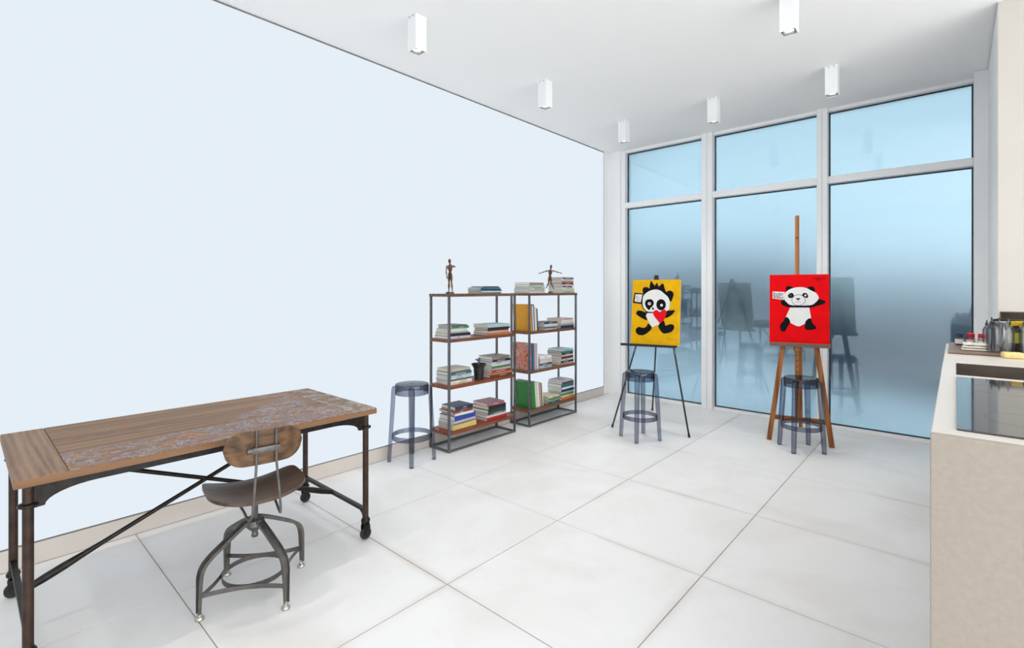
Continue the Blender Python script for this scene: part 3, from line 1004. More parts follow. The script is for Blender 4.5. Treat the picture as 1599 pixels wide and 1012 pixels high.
row("%s upper shelf" % FB, 4.018, ZA[1] + 0.0008, [('mustard yellow', .024, .285, .235, "large mustard yellow album standing at the left of the farther bookcase's upper shelf"), ('purple brown', .012, .275, .225), ('light grey', .022, .272, .22),
    ('teal', .016, .285, .20), ('cream', .018, .262, .21), ('lilac', .018, .25, .20), ('black', .018, .24, .20)], 4.0, 'upright books')
row("%s middle shelf" % FB, 4.006, ZA[2] + 0.0008, [('art', .026, .292, .235, "large book with orange and purple picture cover standing on the farther bookcase's middle shelf"), ('blue', .020, .28, .22), ('teal', .022, .278, .22),
    ('dark grey', .010, .27, .22), ('pink', .030, .28, .22), ('grey', .016, .278, .22), ('white', .016, .278, .21)], 1.0, 'upright books')
row("%s lowest shelf" % FB, 4.040, ZA[3] + 0.0008, [('bright green', .066, .285, .235, "thick bright green binder standing on the farther bookcase's lowest shelf"), ('cream', .024, .275, .22), ('light grey', .022, .275, .22),
    ('white', .022, .268, .22), ('dark grey', .010, .26, .21), ('beige', .024, .262, .21), ('brown', .010, .255, .20), ('cream', .020, .25, .20)], 5.5, 'upright books')

# ------------------------------------------------------------------ artist's mannequins
def mannequin(name, label, loc, rz, joints, base=None, rod=None):
    root = thing(name, label, 'figure', loc, rz, 'jointed wooden figures')
    J = {k: Vector(v) for k, v in joints.items()}
    def limb(nm, a, b, r0, r1, mid=None):
        p, q = J[a], J[b]
        pts = [p.lerp(q, t) for t in (0, 0.12, 0.4, 0.75, 1)]
        m_ = mid or max(r0, r1) * 1.12
        MB().tube(pts, [r0 * 0.8, r0, m_, r1, r1 * 0.75], 10).ball(p, r0 * 0.95, 8, 6).build(nm, 'mannequin_wood', root)
    MB().ball(J['head'], (0.013, 0.0125, 0.021), 14, 10).build('head', 'mannequin_wood', root)
    limb('neck', 'neck', 'head', 0.007, 0.006)
    ch_, wa, pe = J['chest'], J['waist'], J['pelvis']
    MB().tube([J['neck'], J['neck'].lerp(ch_, 0.35), ch_, ch_.lerp(wa, 0.7), wa], [0.008, 0.020, 0.023, 0.016, 0.011], 14, flat=1.0).build('torso', 'mannequin_wood', root)
    MB().tube([wa, wa.lerp(pe, 0.5), pe, pe - Vector((0, 0, 0.008))], [0.010, 0.016, 0.019, 0.012], 14).build('pelvis', 'mannequin_wood', root)
    for s in ('l', 'r'):
        limb('upper_arm', s + 'sh', s + 'el', 0.0065, 0.0052)
        limb('forearm', s + 'el', s + 'wr', 0.0055, 0.0042)
        d = (J[s + 'wr'] - J[s + 'el']).normalized()
        MB().tube([J[s + 'wr'], J[s + 'wr'] + d * 0.010, J[s + 'wr'] + d * 0.024], [0.0035, 0.0058, 0.003], 8, flat=0.55).build('hand', 'mannequin_wood', root)
        limb('thigh', s + 'hp', s + 'kn', 0.0105, 0.0075)
        limb('shin', s + 'kn', s + 'an', 0.0075, 0.0052)
        f = J[s + 'an'] + Vector((0.0, -0.004, -0.004))
        MB().tube([f + Vector((0, 0.006, 0)), f, f + Vector((0, -0.016, -0.003)), f + Vector((0, -0.024, -0.004))], [0.005, 0.006, 0.0055, 0.003], 8).build('foot', 'mannequin_wood', root)
    if base:
        MB().lathe([(0.0, 0.0), (base, 0.0), (base, 0.012), (base - 0.003, 0.015), (0.0, 0.015)], 24).build('base', 'mannequin_wood', root)
    if rod:
        MB().tube([(0, 0.004, 0.012), (0, 0.004, rod)], 0.0018, 8).build('support_rod', 'steel_grey', root)
    return root
# local axes: x = figure's own left-right as seen from the camera, -y towards the viewer
mannequin('wooden_mannequin', 'brown jointed wooden figure standing upright on the nearer bookcase, one arm bent', (-3.440, 2.990, ZA[0] + 0.0005), 0.73,
          dict(head=(-0.004, 0, 0.298), neck=(0, 0, 0.268), chest=(0.001, 0, 0.236), waist=(0.001, 0, 0.200), pelvis=(0.0, 0, 0.178),
               lsh=(-0.028, 0, 0.254), lel=(-0.034, 0.002, 0.205), lwr=(-0.029, -0.004, 0.160), rsh=(0.026, 0, 0.254), rel=(0.048, -0.016, 0.246), rwr=(0.020, -0.036, 0.244),
               lhp=(-0.011, 0, 0.168), lkn=(-0.010, -0.002, 0.096), lan=(-0.012, 0, 0.026), rhp=(0.012, 0, 0.168), rkn=(0.015, -0.003, 0.096), ran=(0.022, 0, 0.026)), 0.038, 0.17)
mannequin('wooden_mannequin', 'dark jointed wooden figure striding with both arms spread on the farther bookcase', (-3.385, 4.425, ZA[0] + 0.0005), 0.73,
          dict(head=(0.006, 0, 0.296), neck=(0.0, 0, 0.262), chest=(-0.003, 0, 0.232), waist=(-0.006, 0, 0.200), pelvis=(-0.008, 0, 0.178),
               lsh=(-0.026, 0, 0.250), lel=(-0.072, 0.002, 0.238), lwr=(-0.112, 0, 0.224), rsh=(0.022, 0, 0.250), rel=(0.066, 0.002, 0.238), rwr=(0.106, 0, 0.226),
               lhp=(-0.017, 0, 0.168), lkn=(-0.024, -0.004, 0.110), lan=(-0.046, 0.006, 0.062), rhp=(0.002, 0, 0.168), rkn=(0.006, -0.008, 0.110), ran=(0.034, 0, 0.052)), 0.026, 0.17)

# ------------------------------------------------------------------ black pot
pot = thing('plant_pot', 'small ribbed black pot with flared rim on the nearer bookcase', 'pot', (-3.40, 3.318, ZA[2] + 0.0005))
prof = [(0.0, 0.0), (0.044, 0.0), (0.045, 0.006), (0.043, 0.012)]
z = 0.012
for k in range(6):
    prof += [(0.046 + 0.0012 * k, z + 0.005), (0.0435 + 0.0012 * k, z + 0.013)]
    z += 0.014
prof += [(0.050, 0.104), (0.060, 0.124), (0.071, 0.142), (0.073, 0.148), (0.070, 0.150), (0.056, 0.126), (0.044, 0.100), (0.040, 0.020), (0.0, 0.016)]
MB().lathe(prof, 32).build('pot_body', 'matt_black', pot)
sc = thing('stone_figurine', 'little grey carved stick standing in the ribbed black pot', 'ornament', (-3.40, 3.318, ZA[2] + 0.018))
MB().tube([(0, -0.006, 0), (0, -0.004, 0.10), (0.002, -0.002, 0.150)], [0.010, 0.011, 0.010], 10).build('stem', 'steel_grey', sc)
MB().tube(smooth_path([(0.002, -0.002, 0.148), (0.004, 0.0, 0.170), (0.006, 0.002, 0.186)], 4), [0.012] * 5 + [0.012, 0.014, 0.012, 0.008], 10).build('head', 'steel_grey', sc)
MB().tube([(0.002, -0.004, 0.158), (-0.008, -0.020, 0.170), (-0.010, -0.030, 0.176)], [0.006, 0.009, 0.007], 8).build('arm', 'steel_grey', sc)

# ================================================================== EASELS AND CANVASES
YELLOW_SHAPES = [
    ('ear', 'black', 1, [(-0.1398, 0.5621), (-0.1385, 0.5907), (-0.1179, 0.605), (-0.0899, 0.6025), (-0.071, 0.5906), (-0.0564, 0.5669), (-0.1014, 0.529), (-0.129, 0.5194)]),
    ('ear', 'black', 1, [(0.1031, 0.5484), (0.125, 0.5647), (0.1472, 0.5671), (0.1697, 0.5532), (0.1793, 0.5255), (0.1713, 0.4931), (0.1525, 0.4538), (0.1088, 0.5066)]),
    ('crown', 'black', 0, [(-0.0684, 0.5811), (-0.0673, 0.6191), (-0.0596, 0.6665), (-0.0505, 0.6688), (-0.0167, 0.6189), (0.0073, 0.6542), (0.0247, 0.6093), (0.0644, 0.6444), (0.076, 0.6326), (0.0886, 0.5857), (0.1126, 0.5299), (0.0732, 0.4971), (-0.0645, 0.5338)]),
    ('head_outline', 'black', 1, [(-0.1468, 0.467), (-0.1401, 0.5051), (-0.1112, 0.5455), (-0.0613, 0.5764), (-0.002, 0.5858), (0.0439, 0.574), (0.0854, 0.5414), (0.1244, 0.5067), (0.1481, 0.4514), (0.1471, 0.4053), (0.1217, 0.3634), (0.0779, 0.3349), (-0.0577, 0.3272), (-0.1093, 0.3519), (-0.141, 0.3961)]),
    ('arm', 'black', 1, [(-0.1997, 0.3273), (-0.1843, 0.3493), (-0.1523, 0.3526), (-0.1147, 0.3399), (-0.0904, 0.3244), (-0.0945, 0.2921), (-0.0827, 0.2524), (-0.1282, 0.2698), (-0.1826, 0.3007)]),
    ('arm', 'black', 1, [(0.0982, 0.347), (0.1537, 0.3613), (0.1939, 0.3621), (0.1797, 0.3304), (0.1453, 0.2982), (0.1002, 0.2787), (0.0796, 0.286)]),
    ('leg', 'black', 1, [(-0.071, 0.2181), (-0.0306, 0.1797), (-0.0604, 0.1336), (-0.1116, 0.0971), (-0.1591, 0.095), (-0.1919, 0.1177), (-0.196, 0.1551), (-0.1675, 0.1802), (-0.1354, 0.1733), (-0.1037, 0.1744), (-0.0808, 0.1965)]),
    ('leg', 'black', 1, [(0.0482, 0.2219), (0.0857, 0.252), (0.0964, 0.2339), (0.1099, 0.203), (0.1475, 0.2173), (0.1827, 0.2132), (0.1934, 0.1851), (0.1744, 0.1481), (0.1348, 0.1283), (0.0894, 0.1213), (0.058, 0.1488), (0.0363, 0.19)]),
    ('head', 'white', 1, [(-0.1367, 0.4719), (-0.1308, 0.5051), (-0.1018, 0.5408), (-0.0564, 0.5684), (-0.0017, 0.5788), (0.0441, 0.567), (0.0856, 0.5344), (0.1223, 0.4997), (0.1437, 0.4514), (0.1449, 0.4053), (0.1283, 0.3659), (0.0865, 0.3466), (-0.0582, 0.3413), (-0.1026, 0.3591), (-0.1309, 0.401)]),
    ('belly', 'white', 0, [(-0.0975, 0.3028), (-0.0773, 0.3289), (-0.0145, 0.3287), (0.0504, 0.2325), (0.0408, 0.2112), (-0.0306, 0.1797), (-0.0525, 0.2134)]),
    ('neck_line', 'black', 0, [(-0.1015, 0.3402), (-0.0123, 0.341), (-0.012, 0.3293), (-0.1011, 0.3284)]),
    ('eye_patch', 'black', 1, [(-0.1094, 0.4249), (-0.0991, 0.4628), (-0.0626, 0.4749), (-0.0348, 0.4681), (-0.0178, 0.4355), (-0.0326, 0.3978), (-0.0504, 0.3835), (-0.0634, 0.3599), (-0.0918, 0.3828)]),
    ('eye_patch', 'black', 1, [(0.1045, 0.4185), (0.1005, 0.3934), (0.0878, 0.3731), (0.069, 0.3616), (0.0476, 0.3611), (0.0279, 0.372), (0.0139, 0.392), (0.0083, 0.4171), (0.0123, 0.4425), (0.0251, 0.463), (0.0442, 0.4744), (0.0657, 0.4746), (0.0852, 0.4636), (0.0991, 0.4435)]),
    ('pupil', 'white', 1, [(-0.0468, 0.4281), (-0.0497, 0.4187), (-0.0577, 0.4128), (-0.068, 0.4126), (-0.0764, 0.4183), (-0.0799, 0.4277), (-0.0771, 0.4371), (-0.069, 0.443), (-0.0587, 0.4431), (-0.0503, 0.4374)]),
    ('pupil', 'white', 1, [(0.0752, 0.4135), (0.0728, 0.405), (0.066, 0.3997), (0.0574, 0.3995), (0.0502, 0.4046), (0.0473, 0.4131), (0.0497, 0.4216), (0.0565, 0.4269), (0.0652, 0.427), (0.0723, 0.4219)]),
    ('pupil_dot', 'grey', 1, [(-0.0569, 0.428), (-0.0587, 0.4233), (-0.0631, 0.4213), (-0.0678, 0.4232), (-0.0698, 0.4278), (-0.0681, 0.4325), (-0.0636, 0.4344), (-0.059, 0.4326)]),
    ('nose', 'black', 1, [(-0.0141, 0.3762), (-0.016, 0.3701), (-0.0213, 0.3663), (-0.0281, 0.3662), (-0.0337, 0.3698), (-0.036, 0.3758), (-0.0341, 0.3819), (-0.0287, 0.3857), (-0.022, 0.3858), (-0.0164, 0.3822)]),
    ('heart', 'red', 1, [(-0.0209, 0.3312), (-0.0076, 0.3555), (0.0208, 0.3598), (0.0446, 0.3406), (0.0723, 0.3608), (0.0976, 0.3681), (0.1126, 0.3447), (0.1094, 0.3131), (0.0904, 0.2653), (0.0531, 0.2284), (0.0186, 0.2632), (-0.0138, 0.3048)]),
    ('sign_border', 'black', 0, [(-0.2239, 0.5428), (-0.1366, 0.536), (-0.1443, 0.4244), (-0.2365, 0.4351)]),
    ('sign_panel', 'white', 0, [(-0.2129, 0.5276), (-0.1422, 0.5241), (-0.1533, 0.4409), (-0.2204, 0.4482)]),
]
YELLOW_STROKES = [
    ('lettering', 'black', 0.0032, [[(-0.2063, 0.5142), (-0.201, 0.4999), (-0.2054, 0.4903)], [(-0.2011, 0.5023), (-0.1873, 0.5119)], [(-0.201, 0.4999), (-0.1841, 0.4881)], [(-0.1796, 0.4953), (-0.1723, 0.4882), (-0.1634, 0.5002)], [(-0.2025, 0.476), (-0.1909, 0.4809), (-0.1811, 0.4715)], [(-0.1768, 0.481), (-0.1647, 0.4716)], [(-0.2065, 0.4569), (-0.195, 0.4642), (-0.1829, 0.4548)], [(-0.1809, 0.4643), (-0.1595, 0.4574)]]),
    ('signature', 'brown', 0.0016, [[(0.1264, 0.0657), (0.1439, 0.0717), (0.1616, 0.0658), (0.1764, 0.0747), (0.2013, 0.0718)], [(0.1469, 0.0511), (0.1567, 0.0619), (0.1645, 0.052), (0.1717, 0.0601), (0.1794, 0.0527), (0.1892, 0.0619), (0.1993, 0.0536), (0.2165, 0.0622), (0.2312, 0.067)]]),
]
RED_SHAPES = [
    ('ear', 'black', 1, [(-0.1067, 0.5018), (-0.103, 0.5402), (-0.0789, 0.5466), (-0.0531, 0.5358), (-0.0421, 0.5188), (-0.0863, 0.4891)]),
    ('ear', 'black', 1, [(0.063, 0.5208), (0.0881, 0.5396), (0.1166, 0.5374), (0.1272, 0.527), (0.1306, 0.4874), (0.0952, 0.502)]),
    ('arm_band', 'black', 1, [(-0.1458, 0.4035), (-0.1309, 0.4185), (-0.116, 0.408), (-0.0569, 0.3706), (0.0876, 0.3727), (0.1231, 0.3815), (0.162, 0.4213), (0.2073, 0.4073), (0.2131, 0.393), (0.2002, 0.3784), (0.1512, 0.3612), (0.084, 0.3414), (-0.0716, 0.3417), (-0.1233, 0.3561), (-0.145, 0.3736)]),
    ('belly', 'white', 0, [(-0.0715, 0.3395), (0.0856, 0.3422), (0.0995, 0.243), (0.073, 0.2305), (0.0526, 0.1919), (0.0074, 0.1642), (-0.0174, 0.1657), (-0.0674, 0.1927), (-0.0758, 0.2261), (-0.1074, 0.2493)]),
    ('leg', 'black', 1, [(-0.1095, 0.2445), (-0.0884, 0.2426), (-0.0716, 0.2022), (-0.0926, 0.1582), (-0.1136, 0.1141), (-0.139, 0.1107), (-0.1539, 0.1367), (-0.1518, 0.1754), (-0.1264, 0.2101)]),
    ('leg', 'black', 1, [(0.0567, 0.2158), (0.0812, 0.2402), (0.0994, 0.2383), (0.1074, 0.2032), (0.1374, 0.1619), (0.1333, 0.1429), (0.0971, 0.1354), (0.0606, 0.133), (0.0484, 0.1539), (0.0505, 0.1918)]),
    ('head', 'white', 1, [(-0.116, 0.472), (-0.0863, 0.5061), (-0.0421, 0.5273), (0.0126, 0.5356), (0.0595, 0.5271), (0.1023, 0.502), (0.1376, 0.4812), (0.1586, 0.4481), (0.1585, 0.4233), (0.1302, 0.3857), (0.0876, 0.3644), (-0.0569, 0.3622), (-0.1011, 0.3912), (-0.1197, 0.4208)]),
    ('muzzle_outline', 'grey', 1, [(0.0542, 0.4119), (0.0507, 0.3938), (0.041, 0.3779), (0.026, 0.3659), (0.0076, 0.3593), (-0.012, 0.359), (-0.0306, 0.3651), (-0.0457, 0.3767), (-0.0556, 0.3926), (-0.0591, 0.4108), (-0.0556, 0.429), (-0.0457, 0.4451), (-0.0305, 0.4571), (-0.0119, 0.4635), (0.0078, 0.4636), (0.0262, 0.4574), (0.0411, 0.4457), (0.0508, 0.4299)]),
    ('muzzle', 'white', 1, [(0.0502, 0.4119), (0.047, 0.3952), (0.038, 0.3805), (0.024, 0.3695), (0.0069, 0.3635), (-0.0113, 0.3632), (-0.0285, 0.3687), (-0.0426, 0.3794), (-0.0518, 0.3941), (-0.055, 0.4108), (-0.0518, 0.4276), (-0.0426, 0.4424), (-0.0285, 0.4535), (-0.0112, 0.4594), (0.0071, 0.4595), (0.0242, 0.4538), (0.0381, 0.443), (0.0471, 0.4284)]),
    ('eye_patch', 'black', 1, [(-0.09, 0.455), (-0.0716, 0.4764), (-0.0532, 0.4785), (-0.0422, 0.4638), (-0.0404, 0.449), (-0.0569, 0.434), (-0.0789, 0.4318)]),
    ('eye_patch', 'black', 1, [(0.0269, 0.4557), (0.0378, 0.4767), (0.0593, 0.4789), (0.0736, 0.4601), (0.0754, 0.4392), (0.0592, 0.4329), (0.0341, 0.4473)]),
    ('pupil', 'grey', 1, [(-0.0591, 0.4552), (-0.0607, 0.4497), (-0.0652, 0.4463), (-0.0706, 0.4463), (-0.075, 0.4496), (-0.0767, 0.4551), (-0.075, 0.4606), (-0.0706, 0.464), (-0.0652, 0.4641), (-0.0607, 0.4607)]),
    ('pupil', 'white', 1, [(0.0625, 0.4559), (0.0609, 0.4505), (0.0565, 0.4471), (0.0512, 0.4471), (0.0469, 0.4504), (0.0453, 0.4558), (0.0469, 0.4612), (0.0513, 0.4646), (0.0566, 0.4646), (0.0609, 0.4613)]),
    ('nose', 'black', 0, [(-0.0239, 0.4322), (-0.0057, 0.4269), (0.0113, 0.4325), (0.007, 0.4177), (-0.0058, 0.4121), (-0.0185, 0.4183)]),
    ('sign_panel', 'white', 0, [(-0.2194, 0.4931), (-0.116, 0.4882), (-0.1234, 0.4122), (-0.2193, 0.425)]),
]
RED_STROKES = [
    ('mouth', 'grey', 0.0022, [[(-0.0057, 0.4134), (-0.0058, 0.3957)], [(-0.0349, 0.3844), (-0.0203, 0.393), (-0.0058, 0.3957), (0.0087, 0.3934), (0.0224, 0.3852)]]),
    ('lettering', 'black', 0.0058, [[(-0.2118, 0.4802), (-0.2004, 0.4802)], [(-0.2061, 0.4802), (-0.2061, 0.4544)], [(-0.2118, 0.4544), (-0.2004, 0.4544)], [(-0.1891, 0.4781), (-0.1891, 0.4545), (-0.1777, 0.4546)], [(-0.1684, 0.4769), (-0.174, 0.4674), (-0.1683, 0.4546), (-0.1571, 0.4555), (-0.1533, 0.4675), (-0.159, 0.4761), (-0.1684, 0.4769)], [(-0.1477, 0.4761), (-0.1402, 0.4526), (-0.1309, 0.4762)], [(-0.2098, 0.4458), (-0.2003, 0.4351)], [(-0.1909, 0.4467), (-0.2003, 0.4351), (-0.2041, 0.4252)], [(-0.1796, 0.4451), (-0.1852, 0.4352), (-0.1777, 0.4254), (-0.1664, 0.4289), (-0.1646, 0.4396), (-0.1721, 0.4452), (-0.1796, 0.4451)], [(-0.1552, 0.4453), (-0.1552, 0.4282), (-0.1439, 0.4227), (-0.1346, 0.4292), (-0.1339, 0.4454)]]),
    ('signature', 'black', 0.0036, [[(0.1133, 0.6106), (0.1169, 0.6315), (0.124, 0.6168), (0.1311, 0.6313), (0.1346, 0.6104)], [(0.1416, 0.5999), (0.1471, 0.629), (0.1557, 0.5956)], [(0.1435, 0.6124), (0.154, 0.611)], [(0.161, 0.5934), (0.1629, 0.6288), (0.1752, 0.6224), (0.1646, 0.6121), (0.1769, 0.6058)], [(0.184, 0.6265), (0.191, 0.6243), (0.1857, 0.6119), (0.1944, 0.6056)], [(0.2015, 0.6242), (0.2102, 0.6262), (0.2049, 0.6117), (0.2118, 0.6075), (0.2066, 0.6034)]]),
]


def paint_layer(parent, shapes, strokes, y_front):
    for k, (nm, colr, curved, pts) in enumerate(shapes):
        p2 = [(p.x, p.y) for p in smooth_path([(a, b, 0) for a, b in pts], 4, True)] if curved else pts
        off = 0.0004 + 0.00035 * k
        # a thin skin of paint: the front face lies 'off' proud of the canvas
        MB().prism(p2, y_front - off, y_front, lambda a, b, d: (a, d, b)).build('painted_' + nm, 'paint_' + colr, parent, smooth=False)
    k0 = len(shapes)
    for k, (nm, colr, w, lines) in enumerate(strokes):
        m = MB()
        off = 0.0004 + 0.00035 * (k0 + k)
        for ln in lines:
            m.strip([(a, y_front - off, b) for a, b in ln], w, 0.0004, (0, 1, 0))
        m.build('painted_' + nm, 'paint_' + colr, parent, smooth=False)

def canvas(name, label, loc, rz, lean, w, h, mat, shapes, strokes):
    """origin at the bottom edge's middle on the front face; local z up the canvas, -y to the viewer"""
    root = thing(name, label, 'painting', loc, rz, 'panda paintings')
    root.rotation_euler = (-lean, 0, rz)
    t = 0.020
    MB().bbox((-w / 2, 0.0, 0), (w / 2, t, h), 0.0015, 1).build('stretched_canvas', mat, root, smooth=False)
    MB().box((-w / 2 - 0.0004, 0.003, -0.0004), (w / 2 + 0.0004, t + 0.0004, h + 0.0004)).build('canvas_edge', 'canvas_side', root, smooth=False)
    paint_layer(root, shapes, strokes, 0.0)
    return root
cv1 = canvas('panda_painting', 'yellow canvas of a panda holding a red heart', (-2.3232, 4.80, 0.8717), 0.243, 0.15, 0.4954, 0.6822, 'canvas_yellow', YELLOW_SHAPES, YELLOW_STROKES)
cv2 = canvas('panda_painting', 'red canvas of a panda with outstretched arms', (-1.0973, 5.26, 0.9337), 0.22, 0.10, 0.4893, 0.6556, 'canvas_red', RED_SHAPES, RED_STROKES)

# black metal tripod easel: local frame at the middle of the front feet, x along the canvas, y backwards
e1 = thing('tripod_easel', 'thin black metal tripod easel holding the yellow panda canvas', 'easel', (-2.305, 4.643, 0), 0.243, 'easels')
hw = 0.385
def lerp(a, b, t):
    return tuple(a[i] + (b[i] - a[i]) * t for i in range(3))
apex = (0.030, 0.335, 1.600)
for s in (-1, 1):
    foot = (s * hw, 0.014, 0.0)
    top = (apex[0] + s * 0.022, apex[1], apex[2])
    lg = MB().tube([foot, lerp(foot, top, 0.5), lerp(foot, top, 0.94)], [0.0085, 0.0085, 0.0085], 12).build('leg', 'matt_black', e1)
    MB().tube([foot, lerp(foot, top, 0.022)], 0.011, 12).build('rubber_foot', 'rubber_black', lg)
    j = lerp(foot, top, 0.50)
    MB().tube([lerp(foot, top, 0.485), lerp(foot, top, 0.515)], 0.0125, 12).tube([j, (j[0], j[1] - 0.022, j[2])], 0.006, 8).build('leg_clamp', 'steel_grey', lg)
rf = (-0.17, 0.945, 0.0)
bl = MB().tube([rf, (apex[0], apex[1] + 0.02, apex[2] - 0.13)], 0.0085, 12).build('leg', 'matt_black', e1)
MB().tube([rf, lerp(rf, apex, 0.02)], 0.011, 12).build('rubber_foot', 'rubber_black', bl)
MB().bbox((apex[0] - 0.045, apex[1] - 0.030, apex[2] - 0.18), (apex[0] + 0.045, apex[1] + 0.020, apex[2] - 0.10), 0.005, 2).build('head_block', 'matt_black', e1)
MB().prism([(-0.028, -0.075), (0.028, -0.075), (0.018, 0.0), (-0.018, 0.0)], -0.028, 0.004, lambda a, b, d: (a, d, b)).build('top_clip', 'matt_black', e1, (0.012, 0.312, 1.596))
MB().bbox((-0.325, 0.120, 0.856), (0.245, 0.176, 0.870), 0.003, 1).bbox((-0.325, 0.116, 0.852), (0.245, 0.124, 0.878), 0.002, 1).build('canvas_ledge', 'matt_black', e1)
cn = lerp((-hw, 0, 0), (apex[0] - .022, apex[1], apex[2]), 0.53)

# wooden studio easel
e2 = thing('studio_easel', 'tall brown wooden easel holding the red panda canvas', 'easel', (-1.089, 5.255, 0), 0.22, 'easels')
def bar(name, a, b, w, t, mat, parent):
    """flat timber from a to b, w along x, t in depth"""
    a, b = Vector(a), Vector(b)
    return MB().strip([a, a.lerp(b, 0.5), b], t, w, (1, 0, 0)).build(name, mat, parent, smooth=False)
for s in (-1, 1):
    bar('leg', (s * 0.255, 0, 0.0), (s * 0.060, 0.100, 1.500), 0.044, 0.022, 'easel_wood', e2)
bar('rear_leg', (0.02, 0.66, 0.0), (0.0, 0.140, 1.46), 0.036, 0.022, 'easel_wood', e2)
bar('mast', (-0.020, 0.020, 0.235), (-0.020, 0.140, 2.155), 0.036, 0.022, 'easel_wood', e2)
MB().bbox((-0.225, 0.034, 0.195), (0.225, 0.052, 0.238), 0.002, 1).build('crossbar', 'easel_wood_flat', e2, smooth=False)
MB().bbox((-0.105, 0.112, 1.440), (0.105, 0.126, 1.480), 0.002, 1).build('crossbar', 'easel_wood_flat', e2, smooth=False)
led = MB().bbox((-0.250, -0.004, 0.905), (0.250, 0.052, 0.9325), 0.002, 1).bbox((-0.250, -0.014, 0.905), (0.250, -0.003, 0.942), 0.002, 1)
led.build('canvas_ledge', 'tray_wood', e2, smooth=False)
MB().bbox((-0.050, 0.012, 0.862), (0.010, 0.046, 0.905), 0.002, 1).build('ledge_block', 'easel_wood', e2, smooth=False)
for k in range(11):
    zz = 0.30 + k * 0.052
    yy = 0.020 + 0.120 * (zz - 0.235) / 1.92 - 0.0113
    ho = MB().lathe([(0.0, 0.0), (0.006, 0.0), (0.006, 0.001), (0.0, 0.001)], 10).build('peg_hole', 'rubber_black', e2, (-0.020, yy, zz))
    ho.rotation_euler = (PI / 2, 0, 0)
for s in (-1, 1):
    bo = MB().lathe([(0.0, 0.0), (0.007, 0.0), (0.006, 0.004), (0.0, 0.005)], 12).build('bolt', 'brass', e2, (s * 0.226, 0.018, 0.218))
    bo.rotation_euler = (PI / 2, 0, 0)
MB().lathe([(0.0, 0.0), (0.008, 0.0), (0.008, 0.010), (0.0, 0.012)], 12).build('bolt', 'matt_black', e2, (-0.020, 0.116, 1.940)).rotation_euler = (PI / 2, 0, 0)

# ================================================================== KITCHEN COUNTER
KZ = 1.07
kx0, kx1, ky0, ky1 = -0.049, 0.620, 1.666, 4.555
kc = thing('kitchen_counter', 'pale beige stone kitchen counter with waterfall end at the right edge', 'counter', (kx0, ky0, 0))
def K(m, a, b, bev=0.002):
    return m.bbox((a[0] - kx0, a[1] - ky0, a[2]), (b[0] - kx0, b[1] - ky0, b[2]), bev, 1)
K(MB(), (kx0, ky0, 0), (kx1, ky0 + 0.03, KZ - 0.0005)).build('waterfall_end', 'counter_stone', kc, smooth=False)
K(MB(), (kx0 + 0.002, ky0 + 0.031, 0.0), (kx0 + 0.022, 4.555, KZ - 0.031)).build('side_panel', 'counter_stone', kc, smooth=False)
K(MB(), (kx1 - 0.022, ky0 + 0.031, 0.0), (kx1 - 0.002, 4.555, KZ - 0.031)).build('side_panel', 'counter_stone', kc, smooth=False)
sx0, sx1, sy0, sy1 = 0.000, 0.520, 2.905, 3.385
wt = MB()
K(wt, (kx0, ky0 + 0.0305, KZ - 0.03), (kx1, sy0, KZ))
K(wt, (kx0, sy1, KZ - 0.03), (kx1, ky1, KZ))
K(wt, (kx0, sy0, KZ - 0.03), (sx0, sy1, KZ), 0.0003)
K(wt, (sx1, sy0, KZ - 0.03), (kx1, sy1, KZ), 0.0003)
wt.build('worktop', 'counter_top_stone', kc, smooth=False)
sk = MB()
for a, b in (((sx0, sy0, KZ - 0.22), (sx0 + 0.003, sy1, KZ - 0.002)), ((sx1 - 0.003, sy0, KZ - 0.22), (sx1, sy1, KZ - 0.002)), ((sx0, sy0, KZ - 0.22), (sx1, sy0 + 0.003, KZ - 0.002)),
             ((sx0, sy1 - 0.003, KZ - 0.22), (sx1, sy1, KZ - 0.002)), ((sx0, sy0, KZ - 0.223), (sx1, sy1, KZ - 0.22))):
    sk.box(tuple(p - q for p, q in zip(a, (kx0, ky0, 0))), tuple(p - q for p, q in zip(b, (kx0, ky0, 0))))
so = sk.build('sink_basin', 'sink_steel', kc, smooth=False)
MB().lathe([(0.0, 0.0), (0.035, 0.0), (0.040, 0.003), (0.0, 0.004)], 20).build('drain', 'foot_nickel', so, ((sx0 + sx1) / 2 - kx0, (sy0 + sy1) / 2 - ky0, KZ - 0.22))
ck = thing('cooktop', 'black glass cooktop set into the near end of the stone counter', 'cooktop', (0.27, 2.28, KZ))
MB().bbox((-0.268, -0.527, 0.0), (0.268, 0.527, 0.005), 0.002, 2).build('glass_plate', 'cooktop_glass', ck, smooth=False)
for dx, dy, r in ((-0.12, -0.3, .09), (-0.12, 0.25, .11), (0.13, -0.3, .11), (0.13, 0.25, .09)):
    MB().lathe([(r - 0.0012, 0.005), (r, 0.005), (r, 0.0052), (r - 0.0012, 0.0052)], 48, close=True).build('zone_ring', 'steel_grey', ck, (dx, dy, 0))

bd = tag(MB().bbox((-0.115, -0.36, 0), (0.335, 0.36, 0.010), 0.002, 1).build('wooden_board', 'tray_wood', loc=(0.082, 4.19, KZ), smooth=False), 'flat brown wooden board under the jars at the far end of the counter', 'board')
BZ = KZ + 0.0105

